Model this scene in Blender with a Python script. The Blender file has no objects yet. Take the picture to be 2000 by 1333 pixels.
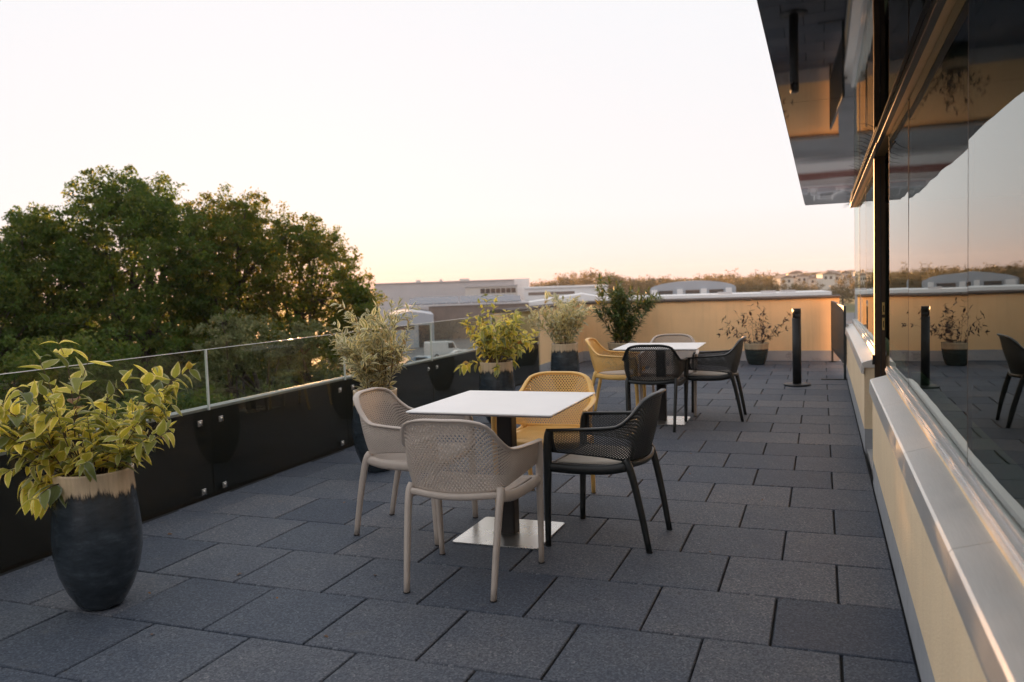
import bpy, math, random
import numpy as np
from mathutils import Vector, Matrix, Quaternion

S = bpy.context.scene
COL = S.collection

# ------------------------------------------------------------------ camera
cd = bpy.data.cameras.new('camera')
cam = bpy.data.objects.new('camera', cd)
COL.objects.link(cam)
S.camera = cam
RT = Vector((0.9356103, 0.3514992, -0.03288881))
DN = Vector((-0.00697471, -0.07473817, -0.9971788))
FW = Vector((-0.3529656, 0.93320015, -0.06747419))
mw = Matrix.Identity(4)
for i in range(3):
    mw[i][0] = RT[i]; mw[i][1] = -DN[i]; mw[i][2] = -FW[i]
mw.translation = (0, 0, 1.3944)
cam.matrix_world = mw
cd.sensor_fit = 'HORIZONTAL'; cd.sensor_width = 36.0; cd.lens = 28.875
cd.clip_start = 0.05; cd.clip_end = 6000
cd.dof.use_dof = True; cd.dof.focus_distance = 4.6; cd.dof.aperture_fstop = 3.2

# ------------------------------------------------------------------ world, sun, exposure
SUN_EL, SUN_AZ = 2.6, -36.0
w = bpy.data.worlds.new('World'); S.world = w; w.use_nodes = True
wn = w.node_tree; bg = wn.nodes['Background']
sky = wn.nodes.new('ShaderNodeTexSky'); sky.sky_type = 'NISHITA'; sky.sun_disc = False
sky.sun_elevation = math.radians(SUN_EL); sky.sun_rotation = math.radians(SUN_AZ)
sky.dust_density = 1.0; sky.altitude = 100; sky.air_density = 1.0; sky.ozone_density = 1.0
# thin evening haze: a milky veil over the whole sky, peach low down and neutral above
veil = wn.nodes.new('ShaderNodeMixRGB'); veil.blend_type = 'MIX'; veil.inputs[0].default_value = 0.99
vtc = wn.nodes.new('ShaderNodeTexCoord'); vsp = wn.nodes.new('ShaderNodeSeparateXYZ'); vra = wn.nodes.new('ShaderNodeValToRGB')
wn.links.new(vtc.outputs['Generated'], vsp.inputs[0]); wn.links.new(vsp.outputs['Z'], vra.inputs[0])
VG = .96
el = vra.color_ramp.elements
for _ in range(2): el.new(.5)
for e, (p, c) in zip(el, ((0.0, (.84, .63, .585)), (.035, (.82, .725, .705)), (.085, (.80, .785, .795)), (.30, (.795, .795, .815)))):
    e.position = p; e.color = c + (1,)
vsc = wn.nodes.new('ShaderNodeVectorMath'); vsc.operation = 'SCALE'; vsc.inputs['Scale'].default_value = VG
wn.links.new(vra.outputs[0], vsc.inputs[0])
stn = wn.nodes.new('ShaderNodeMixRGB'); stn.blend_type = 'MULTIPLY'; stn.inputs[0].default_value = 1.0; stn.inputs[2].default_value = (1.0, .80, 1.0, 1)
wn.links.new(sky.outputs[0], stn.inputs[1]); wn.links.new(stn.outputs[0], veil.inputs[1]); wn.links.new(vsc.outputs[0], veil.inputs[2]); wn.links.new(veil.outputs[0], bg.inputs[0])
bg.inputs[1].default_value = 0.10
sl = bpy.data.lights.new('sun', 'SUN'); sun = bpy.data.objects.new('sun', sl); COL.objects.link(sun)
sl.energy = 1.8; sl.angle = math.radians(0.6); sl.color = (1.0, 0.50, 0.20)
_az, _el = math.radians(SUN_AZ), math.radians(SUN_EL)
sd = Vector((math.sin(_az) * math.cos(_el), math.cos(_az) * math.cos(_el), math.sin(_el)))
sun.rotation_euler = sd.to_track_quat('Z', 'Y').to_euler(); sun.location = (0, 0, 30)
S.view_settings.view_transform = 'Standard'; S.view_settings.look = 'None'
S.view_settings.exposure = 3.62; S.view_settings.gamma = 1.0
S.cycles.max_bounces = 8; S.cycles.transparent_max_bounces = 16
S.cycles.sample_clamp_indirect = 8.0

# ------------------------------------------------------------------ helpers
def tag(o, label=None, cat=None, group=None, kind=None):
    if label: o['label'] = label
    if cat: o['category'] = cat
    if group: o['group'] = group
    if kind: o['kind'] = kind
    return o

def empty(name, loc=(0, 0, 0), rz=0.0, parent=None):
    o = bpy.data.objects.new(name, None); COL.objects.link(o)
    o.location = loc; o.rotation_euler = (0, 0, rz); o.empty_display_size = 0.1
    if parent: o.parent = parent
    return o

def link(name, me, parent=None, loc=(0, 0, 0), rot=(0, 0, 0)):
    o = bpy.data.objects.new(name, me); COL.objects.link(o)
    o.location = loc; o.rotation_euler = rot
    if parent: o.parent = parent
    return o

class MB:
    def __init__(s): s.v = []; s.f = []; s.uv = None
    def add(s, vs, fs):
        n = len(s.v); s.v += [tuple(p) for p in vs]; s.f += [tuple(i + n for i in f) for f in fs]; return s
    def box(s, x0, x1, y0, y1, z0, z1):
        return s.add([(x0, y0, z0), (x1, y0, z0), (x1, y1, z0), (x0, y1, z0), (x0, y0, z1), (x1, y0, z1), (x1, y1, z1), (x0, y1, z1)],
                     [(0, 3, 2, 1), (4, 5, 6, 7), (0, 1, 5, 4), (1, 2, 6, 5), (2, 3, 7, 6), (3, 0, 4, 7)])
    def cbox(s, x0, x1, y0, y1, z0, z1, c):
        # box with chamfered upper edges
        return s.add([(x0, y0, z0), (x1, y0, z0), (x1, y1, z0), (x0, y1, z0), (x0, y0, z1 - c), (x1, y0, z1 - c), (x1, y1, z1 - c), (x0, y1, z1 - c),
                      (x0 + c, y0 + c, z1), (x1 - c, y0 + c, z1), (x1 - c, y1 - c, z1), (x0 + c, y1 - c, z1)],
                     [(0, 3, 2, 1), (8, 9, 10, 11), (0, 1, 5, 4), (1, 2, 6, 5), (2, 3, 7, 6), (3, 0, 4, 7),
                      (4, 5, 9, 8), (5, 6, 10, 9), (6, 7, 11, 10), (7, 4, 8, 11)])
    def prism(s, poly, y0, y1):
        # polygon in (x,z) extruded along y
        n = len(poly)
        vs = [(p[0], y0, p[1]) for p in poly] + [(p[0], y1, p[1]) for p in poly]
        fs = [tuple(range(n)), tuple(range(2 * n - 1, n - 1, -1))]
        fs += [(i, i + n, (i + 1) % n + n, (i + 1) % n) for i in range(n)]
        return s.add(vs, fs)
    def lathe(s, prof, n=40, cx=0, cy=0, cz=0, caps=True):
        vs = []; fs = []
        for r, z in prof:
            for i in range(n):
                a = 2 * math.pi * i / n; vs.append((cx + r * math.cos(a), cy + r * math.sin(a), cz + z))
        for k in range(len(prof) - 1):
            for i in range(n):
                j = (i + 1) % n; fs.append((k * n + i, k * n + j, (k + 1) * n + j, (k + 1) * n + i))
        if caps:
            fs.append(tuple(range(n - 1, -1, -1))); fs.append(tuple(range((len(prof) - 1) * n, len(prof) * n)))
        return s.add(vs, fs)
    def tube(s, pts, rad, n=6, flat=None, up=None, caps=True):
        # pts list of Vectors; rad scalar or list; flat = (a,b) section scale; up = reference vector for section
        pts = [Vector(p) for p in pts]; m = len(pts)
        if not hasattr(rad, '__len__'): rad = [rad] * m
        vs = []; fs = []; ref = Vector(up) if up else None; prev = None
        for k in range(m):
            t = (pts[min(k + 1, m - 1)] - pts[max(k - 1, 0)])
            if t.length < 1e-9: t = Vector((0, 0, 1))
            t.normalize()
            if ref is not None: a = ref - t * ref.dot(t)
            elif prev is None:
                h = Vector((1, 0, 0)) if abs(t.x) < .8 else Vector((0, 1, 0)); a = h - t * h.dot(t)
            else: a = prev - t * prev.dot(t)
            if a.length < 1e-6: a = t.orthogonal()
            a.normalize(); prev = a; b = t.cross(a)
            fa, fb = flat if flat else (1, 1)
            for i in range(n):
                g = 2 * math.pi * (i + .5) / n
                vs.append(pts[k] + (a * (math.cos(g) * fa) + b * (math.sin(g) * fb)) * rad[k])
        for k in range(m - 1):
            for i in range(n):
                j = (i + 1) % n; fs.append((k * n + i, k * n + j, (k + 1) * n + j, (k + 1) * n + i))
        if caps: fs.append(tuple(range(n - 1, -1, -1))); fs.append(tuple(range((m - 1) * n, m * n)))
        return s.add(vs, fs)
    def mesh(s, name, mat, smooth=False):
        me = bpy.data.meshes.new(name); me.from_pydata(s.v, [], s.f); me.update()
        if mat: me.materials.append(mat)
        if smooth: me.polygons.foreach_set('use_smooth', [True] * len(me.polygons))
        return me
    def build(s, name, mat, parent=None, smooth=False, bevel=0.0, loc=(0, 0, 0), rot=(0, 0, 0)):
        o = link(name, s.mesh(name, mat, smooth), parent, loc, rot)
        if bevel:
            b = o.modifiers.new('bevel', 'BEVEL'); b.width = bevel; b.segments = 2; b.limit_method = 'ANGLE'; b.angle_limit = math.radians(40)
        return o

def copy_tree(o, parent=None):
    c = o.copy(); COL.objects.link(c); c.parent = parent
    for ch in list(o.children): copy_tree(ch, c)
    return c

def smoothpath(ctrl, n):
    # Catmull-Rom through control points
    P = [Vector(c) for c in ctrl]; P = [P[0] * 2 - P[1]] + P + [P[-1] * 2 - P[-2]]
    out = []; segs = len(P) - 3
    for i in range(n + 1):
        u = i / n * segs; k = min(int(u), segs - 1); t = u - k
        a, b, c, d = P[k:k + 4]
        out.append(0.5 * ((2 * b) + (c - a) * t + (2 * a - 5 * b + 4 * c - d) * t * t + (3 * b - a - 3 * c + d) * t ** 3))
    return out

# ------------------------------------------------------------------ materials
class NT:
    def __init__(s, name):
        s.m = bpy.data.materials.new(name); s.m.use_nodes = True; s.t = s.m.node_tree
        s.b = s.t.nodes['Principled BSDF']; s.out = s.t.nodes['Material Output']
    def n(s, typ, **kw):
        x = s.t.nodes.new('ShaderNode' + typ)
        for k, v in kw.items():
            if k.startswith('i_'): x.inputs[k[2:].replace('_', ' ')].default_value = v
            else: setattr(x, k, v)
        return x
    def l(s, a, b): s.t.links.new(a, b)
    def set(s, **kw):
        for k, v in kw.items(): s.b.inputs[k.replace('_', ' ')].default_value = v
    def coords(s, kind='Object', scale=None):
        tc = s.n('TexCoord'); o = tc.outputs[kind]
        if scale:
            mp = s.n('Mapping'); mp.inputs['Scale'].default_value = scale; s.l(o, mp.inputs[0]); o = mp.outputs[0]
        return o
    def noise(s, co, scale, detail=3, rough=.5):
        x = s.n('TexNoise'); x.inputs['Scale'].default_value = scale; x.inputs['Detail'].default_value = detail; x.inputs['Roughness'].default_value = rough
        if co is not None: s.l(co, x.inputs['Vector'])
        return x.outputs['Fac']
    def ramp(s, fac, stops):
        r = s.n('ValToRGB'); e = r.color_ramp.elements
        while len(e) < len(stops): e.new(.5)
        for i, (p, c) in enumerate(stops): e[i].position = p; e[i].color = tuple(c) + (1,) if len(c) == 3 else c
        s.l(fac, r.inputs[0]); return r.outputs[0]
    def mix(s, fac, a, b, blend='MIX'):
        x = s.n('MixRGB'); x.blend_type = blend
        for k, v in ((0, fac), (1, a), (2, b)):
            if hasattr(v, 'is_linked'): s.l(v, x.inputs[k])
            elif k == 0: x.inputs[0].default_value = v
            else: x.inputs[k].default_value = tuple(v) + (1,) if len(v) == 3 else v
        return x.outputs[0]
    def math(s, op, a, b=None):
        x = s.n('Math'); x.operation = op
        for k, v in ((0, a), (1, b)):
            if v is None: continue
            if hasattr(v, 'is_linked'): s.l(v, x.inputs[k])
            else: x.inputs[k].default_value = v
        return x.outputs[0]
    def bump(s, h, strength=.3, dist=.01):
        x = s.n('Bump'); x.inputs['Strength'].default_value = strength; x.inputs['Distance'].default_value = dist
        s.l(h, x.inputs['Height']); s.l(x.outputs[0], s.b.inputs['Normal'])
    def base(s, c):
        if hasattr(c, 'is_linked'): s.l(c, s.b.inputs['Base Color'])
        else: s.b.inputs['Base Color'].default_value = tuple(c) + (1,)

def simple(name, col, rough=.6, metal=0.0, var=.12, scale=6.0, bump=0.0, bscale=60, bdist=.004, coat=0.0):
    k = NT(name); co = k.coords()
    f = k.noise(co, scale, 5, .6)
    c = k.ramp(f, [(.25, [x * (1 - var) for x in col]), (.75, [min(1, x * (1 + var)) for x in col])])
    k.base(c); k.set(Roughness=rough, Metallic=metal)
    if coat: k.b.inputs['Coat Weight'].default_value = coat; k.b.inputs['Coat Roughness'].default_value = .15
    if bump: k.bump(k.noise(co, bscale, 4, .6), bump, bdist)
    return k.m

def m_tile():
    k = NT('rubber_paving'); co = k.coords('Object')
    oi = k.n('ObjectInfo'); rnd = oi.outputs['Random']
    g1 = k.n('TexVoronoi'); g1.inputs['Scale'].default_value = 150; k.l(co, g1.inputs['Vector'])
    grain = k.ramp(g1.outputs['Color'], [(.0, (.032, .039, .050)), (.5, (.076, .083, .097)), (.85, (.132, .136, .145)), (1.0, (.23, .225, .225))])
    geo = k.n('NewGeometry')
    big = k.noise(geo.outputs['Position'], 1.3, 5, .65)
    stain = k.ramp(big, [(.28, (.58, .66, .78)), (.5, (1, 1, 1)), (.74, (1.36, 1.24, 1.12))])
    c = k.mix(1, grain, stain, 'MULTIPLY')
    tv = k.ramp(rnd, [(0, (.56, .66, .84)), (.35, (.80, .91, 1.08)), (.7, (.95, 1.01, 1.13)), (1, (1.20, 1.20, 1.26))])
    c = k.mix(1, c, tv, 'MULTIPLY')
    dirt = k.noise(geo.outputs['Position'], 7, 7, .78)
    c = k.mix(k.ramp(dirt, [(.58, (0, 0, 0)), (.76, (.55, .55, .55))]), c, (.15, .135, .12))
    spot = k.noise(geo.outputs['Position'], 26, 3, .5)
    c = k.mix(k.ramp(spot, [(.70, (0, 0, 0)), (.74, (.7, .7, .7))]), c, (.03, .03, .032))
    k.base(c); k.b.inputs['Specular IOR Level'].default_value = .45
    rr_ = k.n('MapRange'); rr_.inputs['To Min'].default_value = .52; rr_.inputs['To Max'].default_value = .85; k.l(big, rr_.inputs['Value']); k.l(rr_.outputs[0], k.b.inputs['Roughness'])
    k.bump(g1.outputs['Distance'], .4, .003)
    return k.m

def m_stucco(name, col):
    k = NT(name); geo = k.n('NewGeometry'); co = geo.outputs['Position']
    f = k.noise(co, 1.4, 5, .65); g = k.noise(co, 130, 4, .65)
    c = k.ramp(f, [(.3, [x * .90 for x in col]), (.7, [min(1, x * 1.07) for x in col])])
    mp = k.n('Mapping'); mp.inputs['Scale'].default_value = (11, 11, .5); k.l(co, mp.inputs[0])
    st = k.noise(mp.outputs[0], 1.0, 6, .7)
    c = k.mix(k.ramp(st, [(.5, (0, 0, 0)), (.8, (.6, .6, .6))]), c, [x * .72 for x in col])
    c = k.mix(.25, c, k.ramp(g, [(.35, [x * .75 for x in col]), (.65, [min(1, x * 1.2) for x in col])]))
    k.base(c); k.set(Roughness=.92); k.bump(g, .8, .005); return k.m

def m_plinth():
    k = NT('grey_plinth_paint'); geo = k.n('NewGeometry'); co = geo.outputs['Position']
    f = k.noise(co, 3, 6, .7); d = k.noise(co, 5.5, 7, .8)
    c = k.ramp(f, [(.3, (.30, .32, .35)), (.7, (.40, .41, .43))])
    c = k.mix(k.ramp(d, [(.56, (0, 0, 0)), (.7, (.8, .8, .8))]), c, (.13, .12, .11))
    k.base(c); k.set(Roughness=.85); k.bump(k.noise(co, 150, 3), .3, .003); return k.m

def m_metal(name, col, rough, stretch=(1, 40, 40), var=.06, metal=1.0, smudge=.12):
    k = NT(name); co = k.coords('Object', stretch)
    f = k.noise(co, 12, 4, .6); g = k.noise(k.coords('Object'), 3.5, 5, .7)
    c = k.ramp(f, [(.3, [x * (1 - var) for x in col]), (.7, [min(1, x * (1 + var)) for x in col])])
    k.base(c); k.set(Metallic=metal)
    r = k.n('MapRange'); r.inputs['To Min'].default_value = rough - smudge; r.inputs['To Max'].default_value = rough + smudge
    k.l(g, r.inputs['Value']); k.l(r.outputs[0], k.b.inputs['Roughness']); k.bump(f, .05, .001); return k.m

def m_glaze(name, lo, hi, band, amp, ztop):
    # two-tone ceramic: pale band round the rim, ragged run line, dark glaze below (object z in metres)
    k = NT(name); tc = k.n('TexCoord'); sp = k.n('SeparateXYZ'); k.l(tc.outputs['Object'], sp.inputs[0])
    mp = k.n('Mapping'); mp.inputs['Scale'].default_value = (9, 9, 1.2); k.l(tc.outputs['Object'], mp.inputs[0])
    nz = k.noise(mp.outputs[0], 2.2, 6, .75)
    zz = k.math('ADD', sp.outputs['Z'], k.math('MULTIPLY', k.math('SUBTRACT', nz, .5), amp))
    dist = k.math('SUBTRACT', zz, ztop - band)
    f = k.n('MapRange'); f.inputs['From Min'].default_value = -.004; f.inputs['From Max'].default_value = .006; k.l(dist, f.inputs['Value'])
    edge = k.n('MapRange'); edge.inputs['From Min'].default_value = .0; edge.inputs['From Max'].default_value = .02
    k.l(k.math('ABSOLUTE', dist), edge.inputs['Value'])
    mp2 = k.n('Mapping'); mp2.inputs['Scale'].default_value = (2, 2, 7); k.l(tc.outputs['Object'], mp2.inputs[0])
    blot = k.noise(mp2.outputs[0], 2.3, 6, .7)
    lowc = k.ramp(blot, [(.3, [x * .45 for x in lo]), (.55, lo), (.75, [min(1, x * 2.1) for x in lo])])
    hic = k.ramp(nz, [(.3, [x * .8 for x in hi]), (.7, [min(1, x * 1.2) for x in hi])])
    c = k.mix(f.outputs[0], lowc, hic)
    c = k.mix(k.math('MULTIPLY', k.math('SUBTRACT', 1.0, edge.outputs[0]), .75), c, (.025, .02, .014))
    k.base(c); fine = k.noise(k.coords('Object'), 70, 4, .7)
    r = k.n('MapRange'); r.inputs['To Min'].default_value = .08; r.inputs['To Max'].default_value = .30; k.l(blot, r.inputs['Value']); k.l(r.outputs[0], k.b.inputs['Roughness'])
    wv = k.n('TexWave'); wv.bands_direction = 'Z'; wv.inputs['Scale'].default_value = 16; wv.inputs['Distortion'].default_value = 2.0; k.l(tc.outputs['Object'], wv.inputs['Vector'])
    k.bump(k.math('ADD', k.math('ADD', fine, k.math('MULTIPLY', f.outputs[0], .6)), k.math('MULTIPLY', wv.outputs['Fac'], .10)), .14, .006); return k.m

def m_leaf(name, mid, edge, margin=.62, autumn=None, trans=.35, rnd_amt=.35, rough=.45):
    # u across the blade, v along it; margins pale where the species is variegated
    k = NT(name); uvn = k.n('UVMap'); sp = k.n('SeparateXYZ'); k.l(uvn.outputs[0], sp.inputs[0])
    oi = k.n('ObjectInfo'); at = k.n('Attribute'); at.attribute_name = 'rnd'
    rnd = k.math('FRACT', k.math('ADD', oi.outputs['Random'], at.outputs['Fac']))
    geo = k.n('NewGeometry')
    nz = k.noise(geo.outputs['Position'], 55, 3, .6)
    au = k.math('MULTIPLY', k.math('ABSOLUTE', k.math('SUBTRACT', sp.outputs[0], .5)), 2.0)
    e = k.math('ADD', au, k.math('MULTIPLY', k.math('SUBTRACT', nz, .5), .7))
    ef = k.n('MapRange'); ef.inputs['From Min'].default_value = margin - .08; ef.inputs['From Max'].default_value = margin + .08; k.l(e, ef.inputs['Value'])
    c = k.mix(ef.outputs[0], mid, edge)
    tint = k.ramp(rnd, [(0, (1 - rnd_amt, 1 - rnd_amt * .9, 1 - rnd_amt * .6)), (.5, (1, 1, 1)), (1, (1 + rnd_amt * .9, 1 + rnd_amt * .55, 1 - rnd_amt * .2))])
    c = k.mix(1, c, tint, 'MULTIPLY')
    if autumn:
        c = k.mix(k.ramp(rnd, [(autumn[1], (0, 0, 0)), (min(1, autumn[1] + .03), (.85, .85, .85))]), c, autumn[0])
    vein = k.n('MapRange'); vein.inputs['From Min'].default_value = 0; vein.inputs['From Max'].default_value = .07; vein.inputs['To Min'].default_value = .75; vein.inputs['To Max'].default_value = 1; k.l(au, vein.inputs['Value'])
    c = k.mix(1, c, vein.outputs[0], 'MULTIPLY')
    k.base(c); k.set(Roughness=rough); k.b.inputs['Specular IOR Level'].default_value = .4
    tr = k.n('BsdfTranslucent'); k.l(c, tr.inputs['Color']); mx = k.n('MixShader'); mx.inputs[0].default_value = trans
    k.l(k.b.outputs[0], mx.inputs[1]); k.l(tr.outputs[0], mx.inputs[2]); k.l(mx.outputs[0], k.out.inputs['Surface']); return k.m

def m_treeleaf(name, cols, trans=.4):
    k = NT(name); at = k.n('Attribute'); at.attribute_name = 'rnd'
    geo = k.n('NewGeometry'); nz = k.noise(geo.outputs['Position'], .55, 3, .6)
    f = k.math('FRACT', k.math('ADD', k.math('MULTIPLY', at.outputs['Fac'], .65), k.math('MULTIPLY', nz, .8)))
    n = len(cols); c = k.ramp(f, [(i / (n - 1), cols[i]) for i in range(n)])
    k.base(c); k.set(Roughness=.55); k.b.inputs['Specular IOR Level'].default_value = .3
    tr = k.n('BsdfTranslucent'); k.l(c, tr.inputs['Color']); mx = k.n('MixShader'); mx.inputs[0].default_value = trans
    k.l(k.b.outputs[0], mx.inputs[1]); k.l(tr.outputs[0], mx.inputs[2]); k.l(mx.outputs[0], k.out.inputs['Surface']); return k.m

def m_glass(name, tint, ior, rough=0.0, wave=0.0, mirror=(1, 1, 1)):
    # thin pane: Fresnel mirror over a tinted see-through
    k = NT(name); fr = k.n('Fresnel'); fr.inputs['IOR'].default_value = ior; bf = k.n('NewGeometry')
    fac = k.math('MULTIPLY', fr.outputs[0], k.math('SUBTRACT', 1.0, bf.outputs['Backfacing']))
    gl = k.n('BsdfGlossy'); gl.inputs['Roughness'].default_value = rough; gl.inputs['Color'].default_value = tuple(mirror) + (1,)
    tr = k.n('BsdfTransparent'); tr.inputs['Color'].default_value = tuple(tint) + (1,)
    mx = k.n('MixShader'); k.l(fac, mx.inputs[0]); k.l(tr.outputs[0], mx.inputs[1]); k.l(gl.outputs[0], mx.inputs[2])
    if wave:
        geo = k.n('NewGeometry'); mp = k.n('Mapping'); mp.inputs['Scale'].default_value = (1, 1.6, .5); k.l(geo.outputs['Position'], mp.inputs[0])
        nz = k.noise(mp.outputs[0], 1.1, 1, .4); b = k.n('Bump'); b.inputs['Strength'].default_value = wave; b.inputs['Distance'].default_value = .02
        k.l(nz, b.inputs['Height']); k.l(b.outputs[0], gl.inputs['Normal'])
    k.t.nodes.remove(k.b); k.l(mx.outputs[0], k.out.inputs['Surface']); return k.m

def m_plastic(name, col, rough=.42):
    k = NT(name); co = k.coords('Object'); f = k.noise(co, 9, 4, .6)
    k.base(k.ramp(f, [(.3, [x * .93 for x in col]), (.7, [min(1, x * 1.07) for x in col])]))
    k.set(Roughness=rough); k.b.inputs['Specular IOR Level'].default_value = .55
    k.bump(k.noise(co, 400, 2), .12, .001); return k.m

M = {}
M['tile'] = m_tile()
M['joint'] = simple('joint_membrane', (.012, .013, .015), .95)  # dark membrane under the paving, showing in the joints
M['stucco'] = m_stucco('ochre_stucco', (.92, .64, .355))
M['cream'] = m_stucco('ochre_stucco_lit', (.95, .73, .485))  # same paint as the end wall, its brighter light put into a paler colour
M['pad'] = simple('pale_seat_pad', (.55, .49, .42), .85, 0, .06, 20, .3, 300, .002)
M['plinth'] = m_plinth()
M['sill'] = m_metal('brushed_sill_metal', (.72, .72, .70), .40, (40, 1, 40), metal=.75)
M['alu'] = m_metal('pale_aluminium', (.78, .78, .78), .42, (30, 1, 30), metal=.8)
M['coping_alu'] = m_metal('weathered_aluminium', (.34, .34, .34), .55, (30, 1, 30), metal=.4)
M['coping'] = m_metal('old_brown_coping', (.11, .085, .07), .85, (3, 3, 3), var=.3, metal=.0)
M['black'] = simple('black_cladding', (.002, .002, .002), .6, 0, .2)
M['steel'] = m_metal('stainless_steel', (.62, .60, .57), .28, (1, 30, 30))
M['rail_glass'] = m_glass('railing_glass', (.87, .90, .87), 1.45)
M['win_glass'] = m_glass('window_glass', (.42, .55, .50), 3.6, 0, .07, (.95, 1, .975))
M['glass_edge'] = simple('glass_edge_glint', (.70, .71, .69), .25, 0, .05)  # bright reflection along the pane edges, painted as pale strips
k = NT('soffit_gloss'); k.base((.006, .0055, .0055)); k.set(Roughness=.03); k.b.inputs['IOR'].default_value = 1.45
geo = k.n('NewGeometry'); k.bump(k.noise(geo.outputs['Position'], 1.3, 1, .4), .06, .02); M['soffit'] = k.m
M['bronze'] = m_metal('bronze_frame', (.085, .06, .042), .42, (40, 40, 1), var=.2, metal=.7)
M['sunlit_alu'] = m_metal('sunlit_aluminium', (.62, .42, .2), .4, (30, 1, 30), metal=.85)  # aluminium head frame with the orange sunset light put into its colour
M['brass'] = m_metal('brass_plate', (.80, .58, .22), .3, (10, 10, 1), metal=1)
M['tabletop'] = simple('white_laminate', (.88, .865, .86), .34, 0, .03, 4)
M['tableedge'] = simple('laminate_core', (.16, .15, .16), .5)
M['column'] = m_metal('dark_bronze_column', (.010, .007, .006), .5, (40, 40, 1), metal=.1)
M['taupe'] = m_plastic('taupe_resin', (.50, .425, .37))
M['mustard'] = m_plastic('mustard_resin', (.86, .52, .16))
M['anthracite'] = m_plastic('anthracite_resin', (.009, .011, .011))
M['foot'] = simple('rubber_foot', (.02, .02, .02), .8)
M['pot'] = m_glaze('blue_black_glaze', (.036, .046, .056), (.56, .42, .27), .100, .17, .64)
M['pot_bowl'] = m_glaze('green_black_glaze', (.035, .048, .045), (.44, .36, .24), .105, .012, .36)
M['soil'] = simple('potting_soil', (.03, .02, .014), .95, 0, .4, 30, .8, 60, .02)
M['twig'] = simple('woody_twig', (.10, .065, .04), .8, 0, .3, 40)
M['bark'] = simple('tree_bark', (.055, .04, .03), .9, 0, .35, 5, .6, 14, .05)
M['leaf_dogwood'] = m_leaf('variegated_yellow_leaf', (.54, .52, .085), (.92, .82, .38), .76, ((.20, .035, .03), .965), .42, .75)
M['leaf_pale'] = m_leaf('cream_variegated_leaf', (.40, .39, .15), (.92, .83, .54), .38, ((.35, .2, .08), .95), .35)
M['leaf_laurel'] = m_leaf('dark_glossy_leaf', (.085, .125, .035), (.11, .15, .04), .95, ((.42, .32, .06), .90), .25, .35, .3)
M['leaf_red'] = m_leaf('dark_red_leaf', (.045, .018, .014), (.06, .022, .016), .9, ((.16, .09, .03), .9), .25)
M['oak'] = m_treeleaf('green_oak_foliage', [(.022, .054, .011), (.046, .096, .016), (.085, .14, .022), (.17, .18, .03)], .54)
M['oak_backlit'] = m_treeleaf('backlit_oak_foliage', [(.030, .062, .010), (.060, .108, .014), (.105, .15, .02), (.26, .20, .03)], .58)  # golden backlight mixed into the green leaf colours
M['willow'] = m_treeleaf('silver_green_foliage', [(.045, .075, .028), (.08, .11, .042), (.13, .155, .06), (.22, .22, .10)], .35)
M['far_leaf'] = m_treeleaf('distant_foliage', [(.07, .07, .03), (.12, .10, .045), (.18, .13, .055), (.10, .10, .04)], .4)
M['brown_leaf'] = m_leaf('dry_leaf', (.16, .075, .03), (.2, .1, .04), .9, None, .2)
M['hall_grey'] = simple('pale_cladding', (.50, .475, .48), .6, 0, .05, .3)
M['white_roof'] = simple('white_roofing', (.78, .77, .77), .5, 0, .05, .5)
M['blue_roof'] = m_metal('pale_blue_sheet', (.36, .40, .45), .4, (6, 1, 1), metal=.3)
M['dark_win'] = simple('dark_window', (.04, .045, .05), .15)
M['solar'] = simple('solar_cell', (.04, .055, .09), .2, 0, .2)
M['brownroof'] = simple('brown_roofing', (.20, .16, .14), .8, 0, .2, .5)
M['house_white'] = simple('house_render', (.62, .58, .54), .8)
M['house_roof'] = simple('house_tiles', (.24, .19, .16), .8)
M['carwhite'] = simple('white_car_paint', (.55, .56, .58), .3, coat=.6)
M['carblue'] = simple('blue_grey_car_paint', (.16, .24, .33), .3, coat=.6)
M['tyre'] = simple('tyre', (.02, .02, .02), .9)
M['gate'] = simple('dark_gate_sheet', (.028, .036, .04), .5, .3, .15)
M['ash'] = simple('graphite_powder_coat', (.020, .022, .024), .42, .2, .15, 8)
M['interior'] = simple('interior_dark', (.045, .04, .036), .7)
M['intfloor'] = simple('interior_floor', (.06, .045, .035), .4)

# ------------------------------------------------------------------ ground and far setting
def ground():
    k = NT('ground_mix'); geo = k.n('NewGeometry'); co = geo.outputs['Position']
    f = k.noise(co, .006, 4, .55)
    c = k.ramp(f, [(.35, (.10, .12, .035)), (.48, (.20, .17, .07)), (.56, (.12, .14, .045)), (.7, (.24, .18, .09))])
    c = k.mix(.35, c, k.ramp(k.noise(co, .15, 5, .7), [(.3, (.05, .06, .02)), (.7, (.25, .21, .1))]))
    k.base(c); k.set(Roughness=.95)
    me = MB().add([(-2500, -800, -8.6), (2500, -800, -8.6), (2500, 3800, -8.6), (-2500, 3800, -8.6)], [(0, 1, 2, 3)]).mesh('ground', k.m)
    tag(link('ground', me), kind='structure')
    k = NT('asphalt_yard'); geo = k.n('NewGeometry'); co = geo.outputs['Position']
    k.base(k.ramp(k.noise(co, .2, 5, .7), [(.3, (.10, .105, .115)), (.7, (.17, .175, .185))])); k.set(Roughness=.8)
    me = MB().add([(-140, 45, -8.59), (60, 45, -8.59), (60, 232, -8.59), (-140, 232, -8.59)], [(0, 1, 2, 3)]).mesh('yard', k.m)
    tag(link('yard', me), kind='structure')
ground()

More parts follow.
